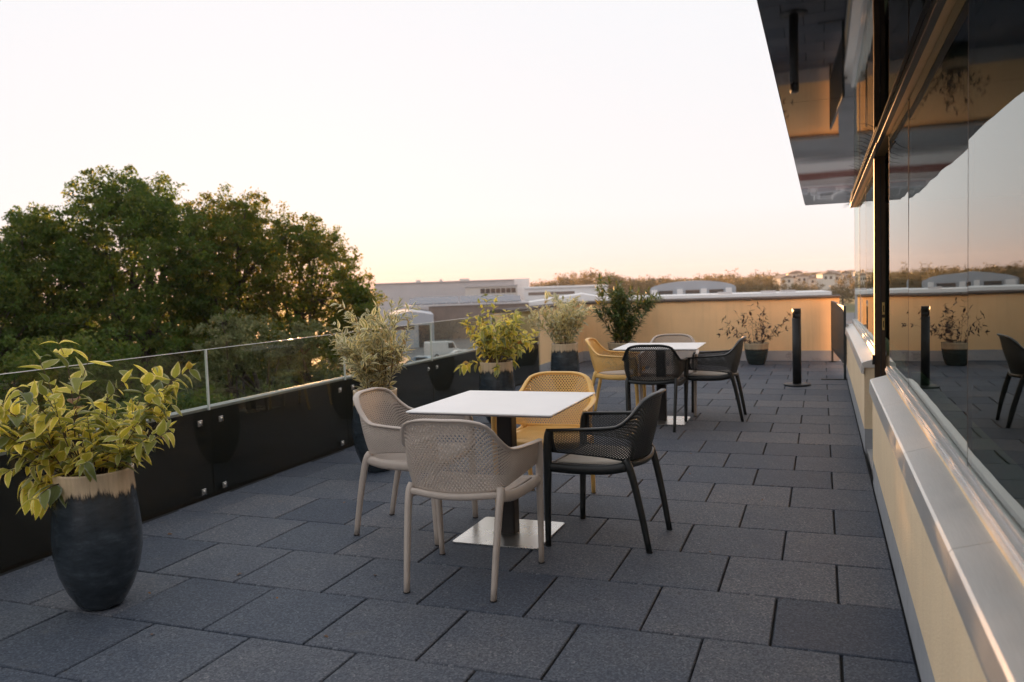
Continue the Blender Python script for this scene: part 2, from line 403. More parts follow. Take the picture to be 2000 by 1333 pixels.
# terrace floor: membrane sheet + every paving tile
TERR_Y1 = 14.30
floor = MB().box(-4.02, .315, -8, TERR_Y1 + .01, -.30, -.014).build('floor', M['joint'])
tag(floor, kind='structure')
def tiles():
    rs = random.Random(4)
    X0, Y0 = 0.0592, 3.6652
    cache = {}
    def tile(x0, x1, y0, y1):
        wx, wy = round(x1 - x0, 3), round(y1 - y0, 3)
        if wx < .03 or wy < .03: return
        if (wx, wy) not in cache:
            g = .0045
            cache[(wx, wy)] = MB().cbox(-wx / 2 + g, wx / 2 - g, -wy / 2 + g, wy / 2 - g, -.014, 0, .004).mesh('tile', M['tile'])
        o = link('tile', cache[(wx, wy)], floor, ((x0 + x1) / 2 + rs.uniform(-.001, .001), (y0 + y1) / 2 + rs.uniform(-.001, .001), rs.uniform(-.0018, .0008)),
                 (rs.uniform(-.002, .002), rs.uniform(-.002, .002), rs.uniform(-.0025, .0025)))
    for v in range(-5, 22):
        y0, y1 = Y0 + .5 * v, min(Y0 + .5 * v + .5, TERR_Y1 - .004)
        off = 0 if v % 2 == 0 else .25
        for u in range(-9, 2):
            a, b = X0 + off + .5 * u, X0 + off + .5 * u + .5
            a, b = max(a, -3.965), min(b, .307)
            if b - a > .03: tile(a, b, y0, y1)
    me = MB().box(-3.965, .307, -7.9, 1.16, -.0135, -.002).mesh('rear_paving', M['tile'])
    link('rear_paving', me, floor)
tiles()

# ------------------------------------------------------------------ railing along the terrace edge
def railing():
    root = empty('glass_railing', (-4.0, 4.5, 0))
    tag(root, 'frameless glass railing clamped to a low black parapet along the terrace edge', 'railing')
    def B(mb, name, mat, par=root, **kw):
        o = mb.build(name, mat, par, **kw); o.location = Vector((4.0, -4.5, 0)) if par is root else Vector((0, 0, 0)); return o
    B(MB().box(-4.085, -4.012, -4.2, 11.74, -.3, .598), 'parapet', M['black'])
    for y0 in (-4.2, -1.7, .8, 3.3, 5.8, 8.3, 10.8):
        B(MB().prism([(-4.10, .599), (-4.0, .599), (-4.0, .617), (-4.05, .621), (-4.10, .617)], y0 + .002, min(y0 + 2.5, 11.76) - .002), 'coping', M['coping_alu'])
    ys = [-4.2, -2.45, -.7, 1.05, 2.8, 4.55, 6.3, 8.05, 9.8, 11.72]
    for a, b in zip(ys[:-1], ys[1:]):
        a += .007; b -= .007
        p = B(MB().box(-3.994, -3.982, a, b, .015, 1.02), 'glass_panel', M['rail_glass'])
        o = B(MB().box(-3.9945, -3.9815, a, b, 1.0203, 1.0235), 'edge_glint', M['glass_edge'], p)
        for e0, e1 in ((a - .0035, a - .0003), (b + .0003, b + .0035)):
            B(MB().box(-3.9945, -3.9815, e0, e1, .60, 1.0235), 'edge_glint', M['glass_edge'], p)
        for yy in (a + .098, b - .098):
            for z in (.05, .523):
                q = B(MB().cbox(-.02, .02, -.02, .02, 0, .008, .002), 'clamp', M['steel'], p)
                q.rotation_euler = (0, math.pi / 2, 0); q.location = (-3.9815, yy, z)
                q2 = B(MB().lathe([(.013, 0), (.013, .004), (.009, .007), (.004, .006)], 14), 'clamp_screw', M['steel'], p, smooth=True)
                q2.rotation_euler = (0, math.pi / 2, 0); q2.location = (-3.9733, yy, z)
railing()

# ------------------------------------------------------------------ ochre parapet closing the terrace
def parapet():
    root = empty('parapet_wall', (-2, TERR_Y1, 0))
    tag(root, 'ochre rendered parapet wall with worn metal coping closing the end of the terrace', 'wall')
    inv = Vector((2, -TERR_Y1, 0))
    def B(mb, name, mat, **kw):
        o = mb.build(name, mat, root, **kw); o.location = inv; return o
    B(MB().box(-4.0405, .27, TERR_Y1, TERR_Y1 + .22, .166, 1.03), 'wall', M['stucco'])
    B(MB().box(-4.0405, .268, TERR_Y1 - .006, TERR_Y1 + .21, -.3, .1655), 'plinth', M['plinth'])
    B(MB().box(-4.26, -4.041, 10.55, TERR_Y1 + .22, .166, 1.031), 'wall', M['stucco'])
    B(MB().box(-4.25, -4.0345, 11.76, TERR_Y1 - .007, -.3, .1652), 'plinth', M['plinth'])
    rs = random.Random(3)
    def coping(p0, p1, nrm):
        n = 9; d = Vector(p1) - Vector(p0); nv = Vector(nrm)
        vs = []; fs = []
        for i in range(n + 1):
            c = Vector(p0) + d * (i / n); j = rs.uniform(-.006, .006); e = rs.uniform(-.008, .004)
            for a, z in ((-.035 + e, 1.018 + j), (-.04 + e, 1.046 + j), (-.02, 1.056), (.12, 1.072), (.25, 1.058), (.255, 1.02)):
                vs.append(c + nv * a + Vector((0, 0, z)))
        m = 6
        for i in range(n):
            for q in range(m):
                fs.append((i * m + q, (i + 1) * m + q, (i + 1) * m + (q + 1) % m, i * m + (q + 1) % m))
        fs += [tuple(range(m)), tuple(range(n * m + m - 1, n * m - 1, -1))]
        mb = MB().add(vs, fs); B(mb, 'coping', M['coping'])
    xs = [-4.0, -2.55, -1.1, .285]
    for a, b in zip(xs[:-1], xs[1:]): coping((a + .004, TERR_Y1, 0), (b - .004, TERR_Y1, 0), (0, 1, 0))
    ys = [10.52, 12.4, TERR_Y1 + .24]
    for a, b in zip(ys[:-1], ys[1:]): coping((-4.041, b - .004, .003), (-4.041, a + .004, .003), (-1, 0, 0))
parapet()

# ------------------------------------------------------------------ building on the right
def building():
    root = empty('building', (.5, 4, 0))
    tag(root, 'ochre rooftop building with big reflective windows and a glossy black overhanging soffit', 'building')
    inv = Vector((-.5, -4, 0))
    def B(mb, name, mat, par=None, **kw):
        o = mb.build(name, mat, par or root, **kw); o.location = inv if par is None else (0, 0, 0); return o
    def wallrun(y0, y1, near):
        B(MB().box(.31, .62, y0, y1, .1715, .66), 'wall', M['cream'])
        B(MB().box(.313, .612, y0 + .003, y1 - .004, -.3, .171), 'plinth', M['plinth'])
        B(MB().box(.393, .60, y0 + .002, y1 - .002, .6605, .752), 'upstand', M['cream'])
        # sill sheets, each a folded length
        yy = y1 if near else y1 + .02; k = 0
        lim = y0 if near else y0 - .02
        while yy > lim + .01:
            ln = 1.2 if near else 1.17; a = max(yy - ln, lim)
            B(MB().prism([(.292, .612), (.288, .618), (.293, .694), (.300, .702), (.3925, .729), (.3925, .66), (.3085, .66), (.3085, .612)], a + .002, yy - .002), 'sill', M['sill'])
            yy = a
        # sliding track: three stepped profiles
        t = B(MB().prism([(.386, .7525), (.386, .772), (.392, .772), (.392, .785), (.404, .785), (.404, .776), (.416, .776), (.416, .79), (.47, .79), (.47, .7525)], y0 - .0, y1 + .01), 'window_track', M['alu'])
    wallrun(-8, 5.86, True); wallrun(6.99, 12.06, False)
    rs = random.Random(8)
    def pane(y0, y1, tilt):
        w2 = (y1 - y0) / 2
        p = B(MB().box(-.005, .005, -w2 + .004, w2 - .004, 0, 1.503), 'window_pane', M['win_glass'])
        p.location = inv + Vector((.428, (y0 + y1) / 2, .782)); p.rotation_euler = (0, rs.uniform(-.002, .002), tilt)
        for s in (-1, 1):
            e = MB().box(-.0055, .0055, min(s * (w2 - .0035), s * (w2 - .001)), max(s * (w2 - .0035), s * (w2 - .001)), 0, 1.503).build('pane_edge', M['bronze'], p)
    for (a, b), t in zip([(4.755, 5.95), (2.844, 4.755), (.93, 2.844), (-.98, .93), (-2.9, -.98), (-4.8, -2.9), (-8, -4.8)], (.006, -.002, .004, 0, 0, 0, 0)): pane(a, b, t)
    for (a, b), t in zip([(7.06, 8.98), (8.98, 10.5), (10.5, 12.04)], (.002, -.003, .003)): pane(a, b, t)
    # door opening: post with strike plates, threshold
    post = B(MB().box(.384, .462, 6.955, 7.035, .0, 2.287), 'door_post', M['bronze'])
    MB().box(.425, .4315, 6.949, 6.9545, .02, 2.23).build('weather_strip', M['ash'], post)
    for z in (.955, 1.075):
        pl = MB().box(.438, .456, 6.9505, 6.9545, z, z + .095).build('strike_plate', M['brass'], post)
        MB().box(.444, .450, 6.9485, 6.9503, z + .02, z + .07).build('latch_slot', M['foot'], post)
    B(MB().box(.366, .384, 6.92, 6.99, .69, .76), 'track_stop', M['ash'])
    B(MB().box(.33, .60, 5.862, 6.988, -.3, .012), 'threshold', M['alu'])
    # head of the glazing
    B(MB().box(.394, .462, -8, 12.06, 2.288, 2.33), 'head_frame', M['sunlit_alu'])
    B(MB().box(.365, .393, -8, 12.04, 2.285, 2.332), 'gutter_rail', M['ash'])
    # soffit in long glossy sheets and the roof above it
    for a, b in ((-8, -3), (-3, 1.2), (1.2, 4.8), (4.8, 8.3), (8.3, 11.8)):
        B(MB().box(-.196, .52, a + .002, b - .002, 2.335, 2.355), 'soffit_panel', M['soffit'])
    B(MB().box(-.204, 6.4, -8.2, 11.812, 2.356, 2.62), 'roof', M['ash'])
    # dark room behind the glass
    B(MB().box(.62, 6.2, -8, 12.05, -.3, 0.0), 'room_floor', M['intfloor'])
    B(MB().box(6.2, 6.4, -8, 12.05, -.3, 2.35), 'room_wall', M['interior'])
    B(MB().box(.475, 6.2, 11.9, 12.04, .0, 2.33), 'room_wall', M['interior'])
    B(MB().box(.475, 6.2, -8.2, -8.0, 0, 2.33), 'room_wall', M['interior'])
    B(MB().box(.525, 6.2, -8, 11.8, 2.30, 2.35), 'room_ceiling', M['interior'])
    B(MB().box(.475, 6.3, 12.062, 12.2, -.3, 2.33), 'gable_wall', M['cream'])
building()

def lower_building():
    root = tag(empty('lower_storeys', (-1, 4, -4)), 'plain ochre storeys carrying the terrace', 'building')
    o = MB().box(-4.23, 6.3, -8.2, TERR_Y1 + .2, -8.6, -.301).build('wall', M['stucco'], root); o.location = (1, -4, 4)
lower_building()

def spikes():
    root = tag(empty('bird_spike_strip', (.36, 8, 2.285)), 'black bird spikes sticking out below the soffit gutter', 'bird spikes')
    rs = random.Random(2)
    base = MB().box(-.004, .004, -1.8, 3.4, -.008, .0).build('strip', M['ash'], root)
    for i in range(26):
        y = -1.75 + i * .2
        a = rs.uniform(-.5, .5); ln = rs.uniform(.07, .11)
        MB().tube([(0, 0, 0), (-ln * .55, a * .03, -ln * .35), (-ln, a * .09, -ln * .45)], [.0022, .002, .0012], 5).build('spike', M['ash'], root, loc=(0, y, -.004))
spikes()

# ------------------------------------------------------------------ tables
def table(name, label, loc, w2, d2, rz=0.0):
    root = tag(empty(name, loc, rz), label, 'table', 'square pedestal tables')
    def rr(hx, hy, r, z, n=4):
        out = []
        for cx, cy, a0 in ((hx - r, hy - r, 0), (-hx + r, hy - r, 90), (-hx + r, -hy + r, 180), (hx - r, -hy + r, 270)):
            for i in range(n + 1):
                a = math.radians(a0 + 90 * i / n); out.append((cx + r * math.cos(a), cy + r * math.sin(a), z))
        return out
    def slab(hx, hy, r, levels):
        mb = MB(); rings = [rr(hx - i, hy - i, r, z) for i, z in levels]; n = len(rings[0]); vs = [p for q in rings for p in q]
        fs = [tuple(range(n - 1, -1, -1)), tuple(range((len(rings) - 1) * n, len(rings) * n))]
        for k in range(len(rings) - 1):
            fs += [(k * n + i, k * n + (i + 1) % n, (k + 1) * n + (i + 1) % n, (k + 1) * n + i) for i in range(n)]
        return mb.add(vs, fs)
    top = slab(w2, d2, .008, [(.014, .7385), (.003, .7425), (0, .744), (.001, .7495), (.003, .750)]).build('table_top', M['tabletop'], root)
    slab(w2 - .012, d2 - .012, .006, [(0, .733), (0, .7384)]).build('core', M['tableedge'], top)
    slab(.16, .16, .01, [(0, .725), (0, .7325)]).build('bracket', M['column'], root)
    slab(.045, .045, .012, [(0, .0085), (0, .7245)]).build('column', M['column'], root)
    slab(.25, .25, .02, [(.002, .0005), (0, .002), (0, .007), (.0015, .0082)]).build('base_plate', M['steel'], root)
    return root
table('cafe_table', 'square white-topped pedestal table nearest, set between taupe and dark chairs', (-1.655, 4.245, 0), .405, .425)
table('cafe_table', 'square white-topped pedestal table farther off, near the ochre end wall', (-1.495, 8.11, 0), .40, .395, .02)

# ------------------------------------------------------------------ perforated armchairs
def chair_meshes():
    H = {}
    top = [(-.283, -.245, .628), (-.280, -.09, .638), (-.267, .06, .648), (-.250, .13, .660), (-.224, .19, .712), (-.190, .236, .778), (-.11, .266, .803), (0, .276, .805)]
    bot = [(-.264, -.235, .508), (-.259, -.08, .500), (-.247, .05, .490), (-.235, .105, .480), (-.208, .155, .468), (-.172, .174, .461), (-.095, .192, .455), (0, .199, .453)]
    def full(h): return h + [(-x, y, z) for x, y, z in h[-2::-1]]
    NS, NTT = 150, 30
    tp, bp = smoothpath(full(top), NS), smoothpath(full(bot), NS)
    # re-space evenly along the path
    def respace(a, b, n):
        L = [0]
        for i in range(1, len(a)): L.append(L[-1] + ((a[i] + b[i]) / 2 - (a[i - 1] + b[i - 1]) / 2).length)
        oa, ob = [], []; j = 0
        for i in range(n + 1):
            d = L[-1] * i / n
            while j < len(L) - 2 and L[j + 1] < d: j += 1
            t = (d - L[j]) / max(L[j + 1] - L[j], 1e-9); oa.append(a[j].lerp(a[j + 1], t)); ob.append(b[j].lerp(b[j + 1], t))
        return oa, ob
    tp, bp = respace(tp, bp, NS)
    def shell(s, t):
        i = min(int(s), NS - 1); f = s - i
        a = bp[i].lerp(bp[i + 1], f); b = tp[i].lerp(tp[i + 1], f); p = a.lerp(b, t)
        c = a.lerp(b, .5); rad = Vector((c.x, c.y - .02, 0)); rad.normalize()
        bul = math.sin(math.pi * t) * .010 - (max(0, t - .82) / .18) ** 2 * -.010
        return p + rad * bul
    def perforate(fn, ns, nt, solid):
        vs = []; fs = []; idx = {}
        def vid(key, p):
            if key not in idx: idx[key] = len(vs); vs.append(p)
            return idx[key]
        for i in range(ns + 1):
            for j in range(nt + 1):
                if (i + j) % 2 == 0: continue
                raw = [(i - 1, j), (i, j - 1), (i + 1, j), (i, j + 1)]
                cor = []
                for a, b in raw:
                    q = (min(max(a, 0), ns), min(max(b, 0), nt))
                    if q not in cor: cor.append(q)
                out = any((min(max(a, 0), ns), min(max(b, 0), nt)) != (a, b) for a, b in raw)
                ids = [vid(q, fn(*q)) for q in cor]
                if out or solid(i, j):
                    if len(ids) >= 3: fs.append(tuple(ids))
                    continue
                n0 = len(vs); g = .60
                vs.extend([fn(i + (a - i) * g, j + (b - j) * g) for a, b in raw])
                for k in range(4): fs.append((ids[k], ids[(k + 1) % 4], n0 + (k + 1) % 4, n0 + k))
        return MB().add(vs, fs)
    H['backrest'] = perforate(lambda i, j: shell(i, j / NTT), NS, NTT, lambda i, j: i < 4 or i > NS - 4 or j > NTT - 2 or j < 2)
    def seat(i, j):
        u, v = i / 50 * 2 - 1, j / 46
        hw = .249 - .045 * v ** 2
        y = -.245 + .435 * v
        x = u * hw
        z = .447 - .020 * (1 - u * u) * math.sin(math.pi * min(1, v * .95 + .05)) + .012 * max(0, v - .8) * 5 * (1 - .2 * u * u) - .012 * max(0, .08 - v) / .08
        if v > .8: y -= .02 * u * u * (v - .8) * 5
        return Vector((x, y, z))
    H['seat'] = perforate(seat, 50, 46, lambda i, j: i < 3 or i > 47 or j < 4 or j > 44)
    rim = MB(); pts = [tp[i] + Vector((0, 0, .0)) for i in range(0, NS + 1, 3)]
    # flattened rim strip leaning outward
    sec = [(-.006, -.009), (.016, -.006), (.026, .001), (.018, .0065), (-.004, .0065), (-.010, .000)]
    vs = []; fs = []; n = len(sec); m = len(pts)
    for k in range(m):
        t = (pts[min(k + 1, m - 1)] - pts[max(k - 1, 0)]).normalized()
        o = t.cross(Vector((0, 0, 1))).normalized() * -1
        c = Vector((pts[k].x, pts[k].y, 0)); 
        if o.dot(Vector((c.x, c.y - .02, 0))) < 0: o = -o
        u = o.cross(t).normalized(); u = u if u.z > 0 else -u
        for a, b in sec: vs.append(pts[k] + o * a + u * b)
    for k in range(m - 1): fs += [(k * n + i, k * n + (i + 1) % n, (k + 1) * n + (i + 1) % n, (k + 1) * n + i) for i in range(n)]
    fs += [tuple(range(n)), tuple(range(m * n - 1, m * n - n - 1, -1))]
    H['arm_rim'] = MB().add(vs, fs)
    def leg(ctrl, rad, flat, up): return MB().tube(smoothpath(ctrl, 14), rad, 8, flat, up)
    for s in (-1, 1):
        r = [.0150 + .0068 * min(1, i / 8) - .004 * max(0, i - 9) / 5 for i in range(15)]
        H['front%d' % s] = leg([(s * .272, -.268, 0), (s * .276, -.262, .25), (s * .279, -.255, .43), (s * .284, -.250, .58), (s * .286, -.238, .630)], r, (.86, 1.06), (1, 0, 0))
        r = [.0150 + .0078 * (i / 14) for i in range(15)]
        H['rear%d' % s] = leg([(s * .213, .268, 0), (s * .219, .232, .2), (s * .225, .193, .38), (s * .226, .170, .45), (s * .221, .150, .478)], r, (.9, 1.05), (1, 0, 0))
        H['ff%d' % s] = MB().lathe([(.015, .0003), (.0168, .002), (.0168, .006)], 10)
    fr = MB()
    for s in (-1, 1):
        fr.tube(smoothpath([(s * .278, -.258, .432), (s * .263, -.10, .424), (s * .246, .06, .428), (s * .226, .165, .446)], 12), [.027] * 13, 8, (.55, 1.0), (1, 0, 0))
    fr.tube(smoothpath([(-.226, .160, .448), (-.190, .186, .454), (-.095, .205, .448), (0, .211, .445), (.095, .205, .448), (.190, .186, .454), (.226, .160, .448)], 24), [.017] * 25, 8, (1.0, .62), (0, 0, 1))
    fr.tube(smoothpath([(-.274, -.256, .430), (-.12, -.262, .418), (.12, -.262, .418), (.274, -.256, .430)], 16), [.022] * 17, 8, (1.0, .55), (0, 0, 1))
    H['seat_frame'] = fr
    pv_, pf_ = [], []
    for j in range(13):
        for i in range(15): pv_.append(seat(2 + i * 46 / 14, 2.5 + j * 40 / 12) + Vector((0, 0, .012 if 0 < i < 14 and 0 < j < 12 else .006)))
    pf_ = [(j * 15 + i, j * 15 + i + 1, j * 15 + i + 16, j * 15 + i + 15) for j in range(12) for i in range(14)]
    H['pad'] = MB().add(pv_, pf_)
    return {k: v for k, v in H.items()}
CH = chair_meshes()
CHM = {}
def chair(mat, label, loc, rz, group, pad=False):
    root = tag(empty('armchair', loc, rz), label, 'chair', group)
    def part(name, key, smooth=True, solid=0.0, m=mat, at=(0, 0, 0)):
        kk = (key, m)
        if kk not in CHM: CHM[kk] = CH[key].mesh(name, M[m], smooth)
        o = link(name, CHM[kk], root, at)
        if solid:
            q = o.modifiers.new('solid', 'SOLIDIFY'); q.thickness = solid; q.offset = 0
        return o
    part('backrest', 'backrest', True, .0045); part('seat', 'seat', True, .0045)
    if pad:
        q = part('seat_pad', 'pad', True, .014, 'pad')
    part('arm_rim', 'arm_rim'); part('seat_frame', 'seat_frame')
    for s in (-1, 1):
        a = part('leg', 'front%d' % s); b = part('leg', 'rear%d' % s)
        for lg, x, y in ((a, s * .272, -.268), (b, s * .213, .268)):
            kk = ('ff1', 'foot')
            if kk not in CHM: CHM[kk] = CH['ff1'].mesh('foot_cap', M['foot'], True)
            link('foot_cap', CHM[kk], lg, (x, y, 0))
    return root
R = math.radians
g1, g2 = 'armchairs round the near table', 'armchairs round the far table'
# local +y is the chair's back
chair('taupe', 'taupe perforated armchair with its back to us, in front of the near table', (-1.590, 3.545, 0), R(180 + 1.5), g1)
chair('taupe', 'taupe perforated armchair beside the near table, next to the railing', (-2.232, 4.205, 0), R(90 + 1), g1)
chair('mustard', 'mustard yellow perforated armchair tucked behind the near table', (-1.630, 4.935, 0), R(2), g1)
chair('anthracite', 'black perforated armchair beside the near table, on the window side', (-1.088, 4.335, 0), R(-90 - 4), g1, True)
chair('anthracite', 'black perforated armchair with its back to us, in front of the far table', (-1.505, 7.76, 0), R(180 + 4), g2, True)
chair('mustard', 'mustard yellow perforated armchair beside the far table', (-2.03, 8.40, 0), R(90 + 4), g2, True)
chair('anthracite', 'black perforated armchair beside the far table, on the window side', (-1.0, 8.40, 0), R(-90 + 1), g2, True)
chair('taupe', 'brown perforated armchair behind the far table, only its top edge showing', (-1.50, 8.68, 0), R(3), g2)

# ------------------------------------------------------------------ planted pots
def leaf_mesh(name, mat, width, fold, droop, seed, belly=.45):
    rs = random.Random(seed); n = 6; vs = []; fs = []; uv = []
    for i in range(n + 1):
        t = i / n
        wd = width * (math.sin(math.pi * (t ** (belly * 1.45))) ** .9) if 0 < t < 1 else 0.004
        wd = max(wd, .004)
        z = -droop * t * t; y = t * (1 - .25 * droop * t)
        tw = .25 * math.sin(t * 3 + seed)
        for k, u in enumerate((-1, 0, 1)):
            vs.append((u * wd * .5 * (1 - .12 * fold), y, z + abs(u) * wd * fold * .5 + u * tw * wd * .35 + rs.uniform(-.006, .006))); uv.append((.5 + u * .5, t))
    for i in range(n):
        for k in range(2): a = i * 3 + k; fs.append((a, a + 1, a + 4, a + 3))
    me = bpy.data.meshes.new(name); me.from_pydata(vs, [], fs); me.materials.append(mat)
    l = me.uv_layers.new(name='UVMap'); l.data.foreach_set('uv', [c for lp in me.loops for c in uv[lp.vertex_index]])
    me.polygons.foreach_set('use_smooth', [True] * len(me.polygons)); me.update(); return me

def join_leaves(name, mats, meshes, mat, seed):
    rs = random.Random(seed); V = []; F = []; U = []; A = []; n = 0
    for mx in mats:
        me = rs.choice(meshes); r = rs.random()
        V += [tuple(mx @ v.co) for v in me.vertices]; U += [tuple(d.uv) for d in me.uv_layers[0].data]
        for p in me.polygons: F.append(tuple(i + n for i in p.vertices)); A.append(r)
        n += len(me.vertices)
    me = bpy.data.meshes.new(name); me.from_pydata(V, [], F); me.materials.append(mat)
    l = me.uv_layers.new(name='UVMap'); l.data.foreach_set('uv', [c for u in U for c in u])
    at = me.attributes.new('rnd', 'FLOAT', 'FACE'); at.data.foreach_set('value', A)
    me.polygons.foreach_set('use_smooth', [True] * len(me.polygons)); me.update(); return me

def grow(rs, stems, z0, base_r, length, tilt, leafgap, leaflen, start=.25, side=0, sag=.25, pitch=(20, 60), whorl=2, lean=(0, 0), azs=None, twigr=.004, flutter=.35, hang=0.0):
    """stem paths and leaf matrices of a bush rising from z0"""
    paths = []; leaves = []
    def stem(p, d, ln, r, gap, depth, st):
        n = 9; pts = [p.copy()]; dd = d.copy()
        for i in range(n):
            dd = (dd + Vector((rs.uniform(-.13, .13), rs.uniform(-.13, .13), rs.uniform(-.05, .05) - sag * ln * (i / n) * (1 - abs(dd.z) * .6)))).normalized()
            p = p + dd * (ln / n); pts.append(p.copy())
        paths.append((pts, r))
        tot = ln; k = 0; s = st * tot
        while s < tot:
            u = s / tot * n; i = min(int(u), n - 1); q = pts[i].lerp(pts[i + 1], u - i); tg = (pts[i + 1] - pts[i]).normalized()
            ax = tg.orthogonal().normalized(); ph = k * math.pi / 2 * (1 if whorl == 2 else .77) + rs.uniform(-.4, .4)
            for w_ in range(whorl):
                a = Quaternion(tg, ph + w_ * 2 * math.pi / whorl + rs.uniform(-.3, .3)) @ ax
                pt = math.radians(rs.uniform(*pitch)); fr = s / tot
                dl = (tg * math.cos(pt) + a * math.sin(pt)); dl = (dl + Vector((rs.uniform(-1, 1), rs.uniform(-1, 1), rs.uniform(-1, .6))) * flutter + Vector((0, 0, -hang))).normalized()
                L = rs.uniform(*leaflen) * (1.0 if fr < .9 else .8)
                nz = (Vector((0, 0, 1)) + Vector((rs.uniform(-1, 1), rs.uniform(-1, 1), 0)) * .5); xv = dl.cross(nz)
                if xv.length < 1e-3: xv = Vector((1, 0, 0))
                xv.normalize(); zv = xv.cross(dl).normalized()
                mx = Matrix.Identity(4)
                for r_ in range(3): mx[r_][0] = xv[r_] * L; mx[r_][1] = dl[r_] * L; mx[r_][2] = zv[r_] * L
                mx.translation = q; leaves.append(mx)
            k += 1; s += gap * rs.uniform(.75, 1.25)
        if depth > 0:
            for _ in range(side):
                u = rs.uniform(.25, .85) * n; i = int(u); q = pts[i].lerp(pts[min(i + 1, n)], u - i); tg = (pts[min(i + 1, n)] - pts[i]).normalized()
                a = Quaternion(tg, rs.uniform(0, 6.28)) @ tg.orthogonal().normalized()
                stem(q, (tg * .8 + a * .75 + Vector((0, 0, .15))).normalized(), ln * rs.uniform(.3, .5), r * .6, gap, depth - 1, .15)
    for i in range(stems):
        az = (2 * math.pi * (i + rs.uniform(-.35, .35)) / stems * 2.618) if azs is None else math.radians(rs.uniform(*azs))
        tl = math.radians(rs.uniform(*tilt))
        d = Vector((math.cos(az) * math.sin(tl) + lean[0], math.sin(az) * math.sin(tl) + lean[1], math.cos(tl))).normalized()
        rr = base_r * math.sqrt(rs.random())
        stem(Vector((math.cos(az) * rr, math.sin(az) * rr, z0)), d, rs.uniform(*length), twigr, leafgap, 1 if side else 0, start)
    return paths, leaves

TALL = [(.09, 0.0), (.128, .004), (.152, .03), (.196, .085), (.240, .17), (.264, .26), (.266, .35), (.256, .45), (.243, .55), (.237, .60), (.241, .632), (.240, .640), (.228, .641), (.222, .62), (.222, .58)]
BOWL = [(.09, 0.0), (.125, .003), (.142, .03), (.168, .11), (.186, .20), (.194, .27), (.198, .335), (.203, .348), (.203, .358), (.190, .360), (.184, .345), (.184, .31)]
def potted(name, label, loc, prof, sx, sz, potmat, leafmat, lw, fold, droop, seed, batches, rz=0.0, maxobj=300, belly=.45, name_leaf='leaf', group=None):
    root = tag(empty(name, loc, rz), label, 'potted plant', group)
    pot = MB().lathe(prof, 56, caps=False).build('pot', potmat, root, True); pot.scale = (sx, sx, sz)
    bt = MB().lathe([(prof[0][0], .0), (prof[0][0] * .5, .0005)], 24); 
    sr = prof[-1][0] * .985; sh = prof[-1][1] + .012
    mb = MB(); n = 20; vs = [(0, 0, sh + .01)]; rs = random.Random(seed)
    for q in (.5, 1):
        for i in range(n): a = 6.2832 * i / n; vs.append((sr * q * math.cos(a), sr * q * math.sin(a), sh + rs.uniform(-.006, .01)))
    fs = [(0, 1 + i, 1 + (i + 1) % n) for i in range(n)] + [(1 + i, 1 + n + i, 1 + n + (i + 1) % n, 1 + (i + 1) % n) for i in range(n)]
    so = mb.add(vs, fs).build('soil', M['soil'], root); so.scale = (sx, sx, sz)
    meshes = [leaf_mesh('leaf', leafmat, lw * f, fold, droop * g, seed + i, belly) for i, (f, g) in enumerate(((1, 1), (.80, .5), (1.12, 1.5), (.92, -.3), (.7, 2.0), (1.05, .2), (.55, 1.2)))]
    st = MB(); leaves = []
    for b in batches:
        rsb = random.Random(b.pop('seed', seed)); p, l = grow(rsb, z0=sh * sz, **b); leaves += l
        for pts, r in p: st.tube(pts, [r * (1 - .7 * i / (len(pts) - 1)) for i in range(len(pts))], 5)
    st.build('stems', M['twig'], root, True)
    # leaves nearest the camera and largest first as objects of their own
    order = list(range(len(leaves))); rs.shuffle(order)
    camd = (Vector((0, 0, 1.4)) - Vector(loc)).normalized()
    order.sort(key=lambda i: -(leaves[i].translation.dot(camd)))
    for i in order[:maxobj]:
        o = bpy.data.objects.new(name_leaf, rs.choice(meshes)); COL.objects.link(o); o.parent = root; o.matrix_local = leaves[i]
    rest = [leaves[i] for i in order[maxobj:]]
    if rest:
        o = link('foliage', join_leaves('foliage', rest, meshes, leafmat, seed), root); tag(o, kind='stuff')
    return len(leaves)

cnt = []
cnt.append(potted('potted_dogwood', 'yellow-green variegated shrub spilling from the tall glazed pot in the near corner', (-3.09, 2.76, 0), TALL, .70, .985, M['pot'], M['leaf_dogwood'], .56, .35, .35, 11,
    [dict(stems=28, base_r=.10, length=(.26, .44), tilt=(4, 48), leafgap=.036, leaflen=(.04, .10), start=.2, side=1, sag=.2, pitch=(30, 75), hang=.18, flutter=.55),
     dict(stems=3, base_r=.05, length=(.60, .66), tilt=(2, 14), leafgap=.065, leaflen=(.085, .125), start=.45, side=0, sag=.1, pitch=(35, 70), hang=.1, seed=5, azs=(160, 260)),
     dict(stems=3, base_r=.06, length=(.56, .62), tilt=(26, 38), leafgap=.05, leaflen=(.07, .12), start=.35, side=0, sag=.1, pitch=(35, 75), hang=.3, seed=15, azs=(20, 60)),
     dict(stems=8, base_r=.06, length=(.46, .60), tilt=(30, 55), leafgap=.05, leaflen=(.07, .12), start=.3, side=0, sag=.2, pitch=(35, 75), hang=.22, seed=16, azs=(190, 250)),
     dict(stems=5, base_r=.10, length=(.16, .26), tilt=(60, 95), leafgap=.05, leaflen=(.09, .13), start=.2, side=0, sag=1.4, pitch=(30, 70), hang=.5, seed=6, azs=(190, 270))]))
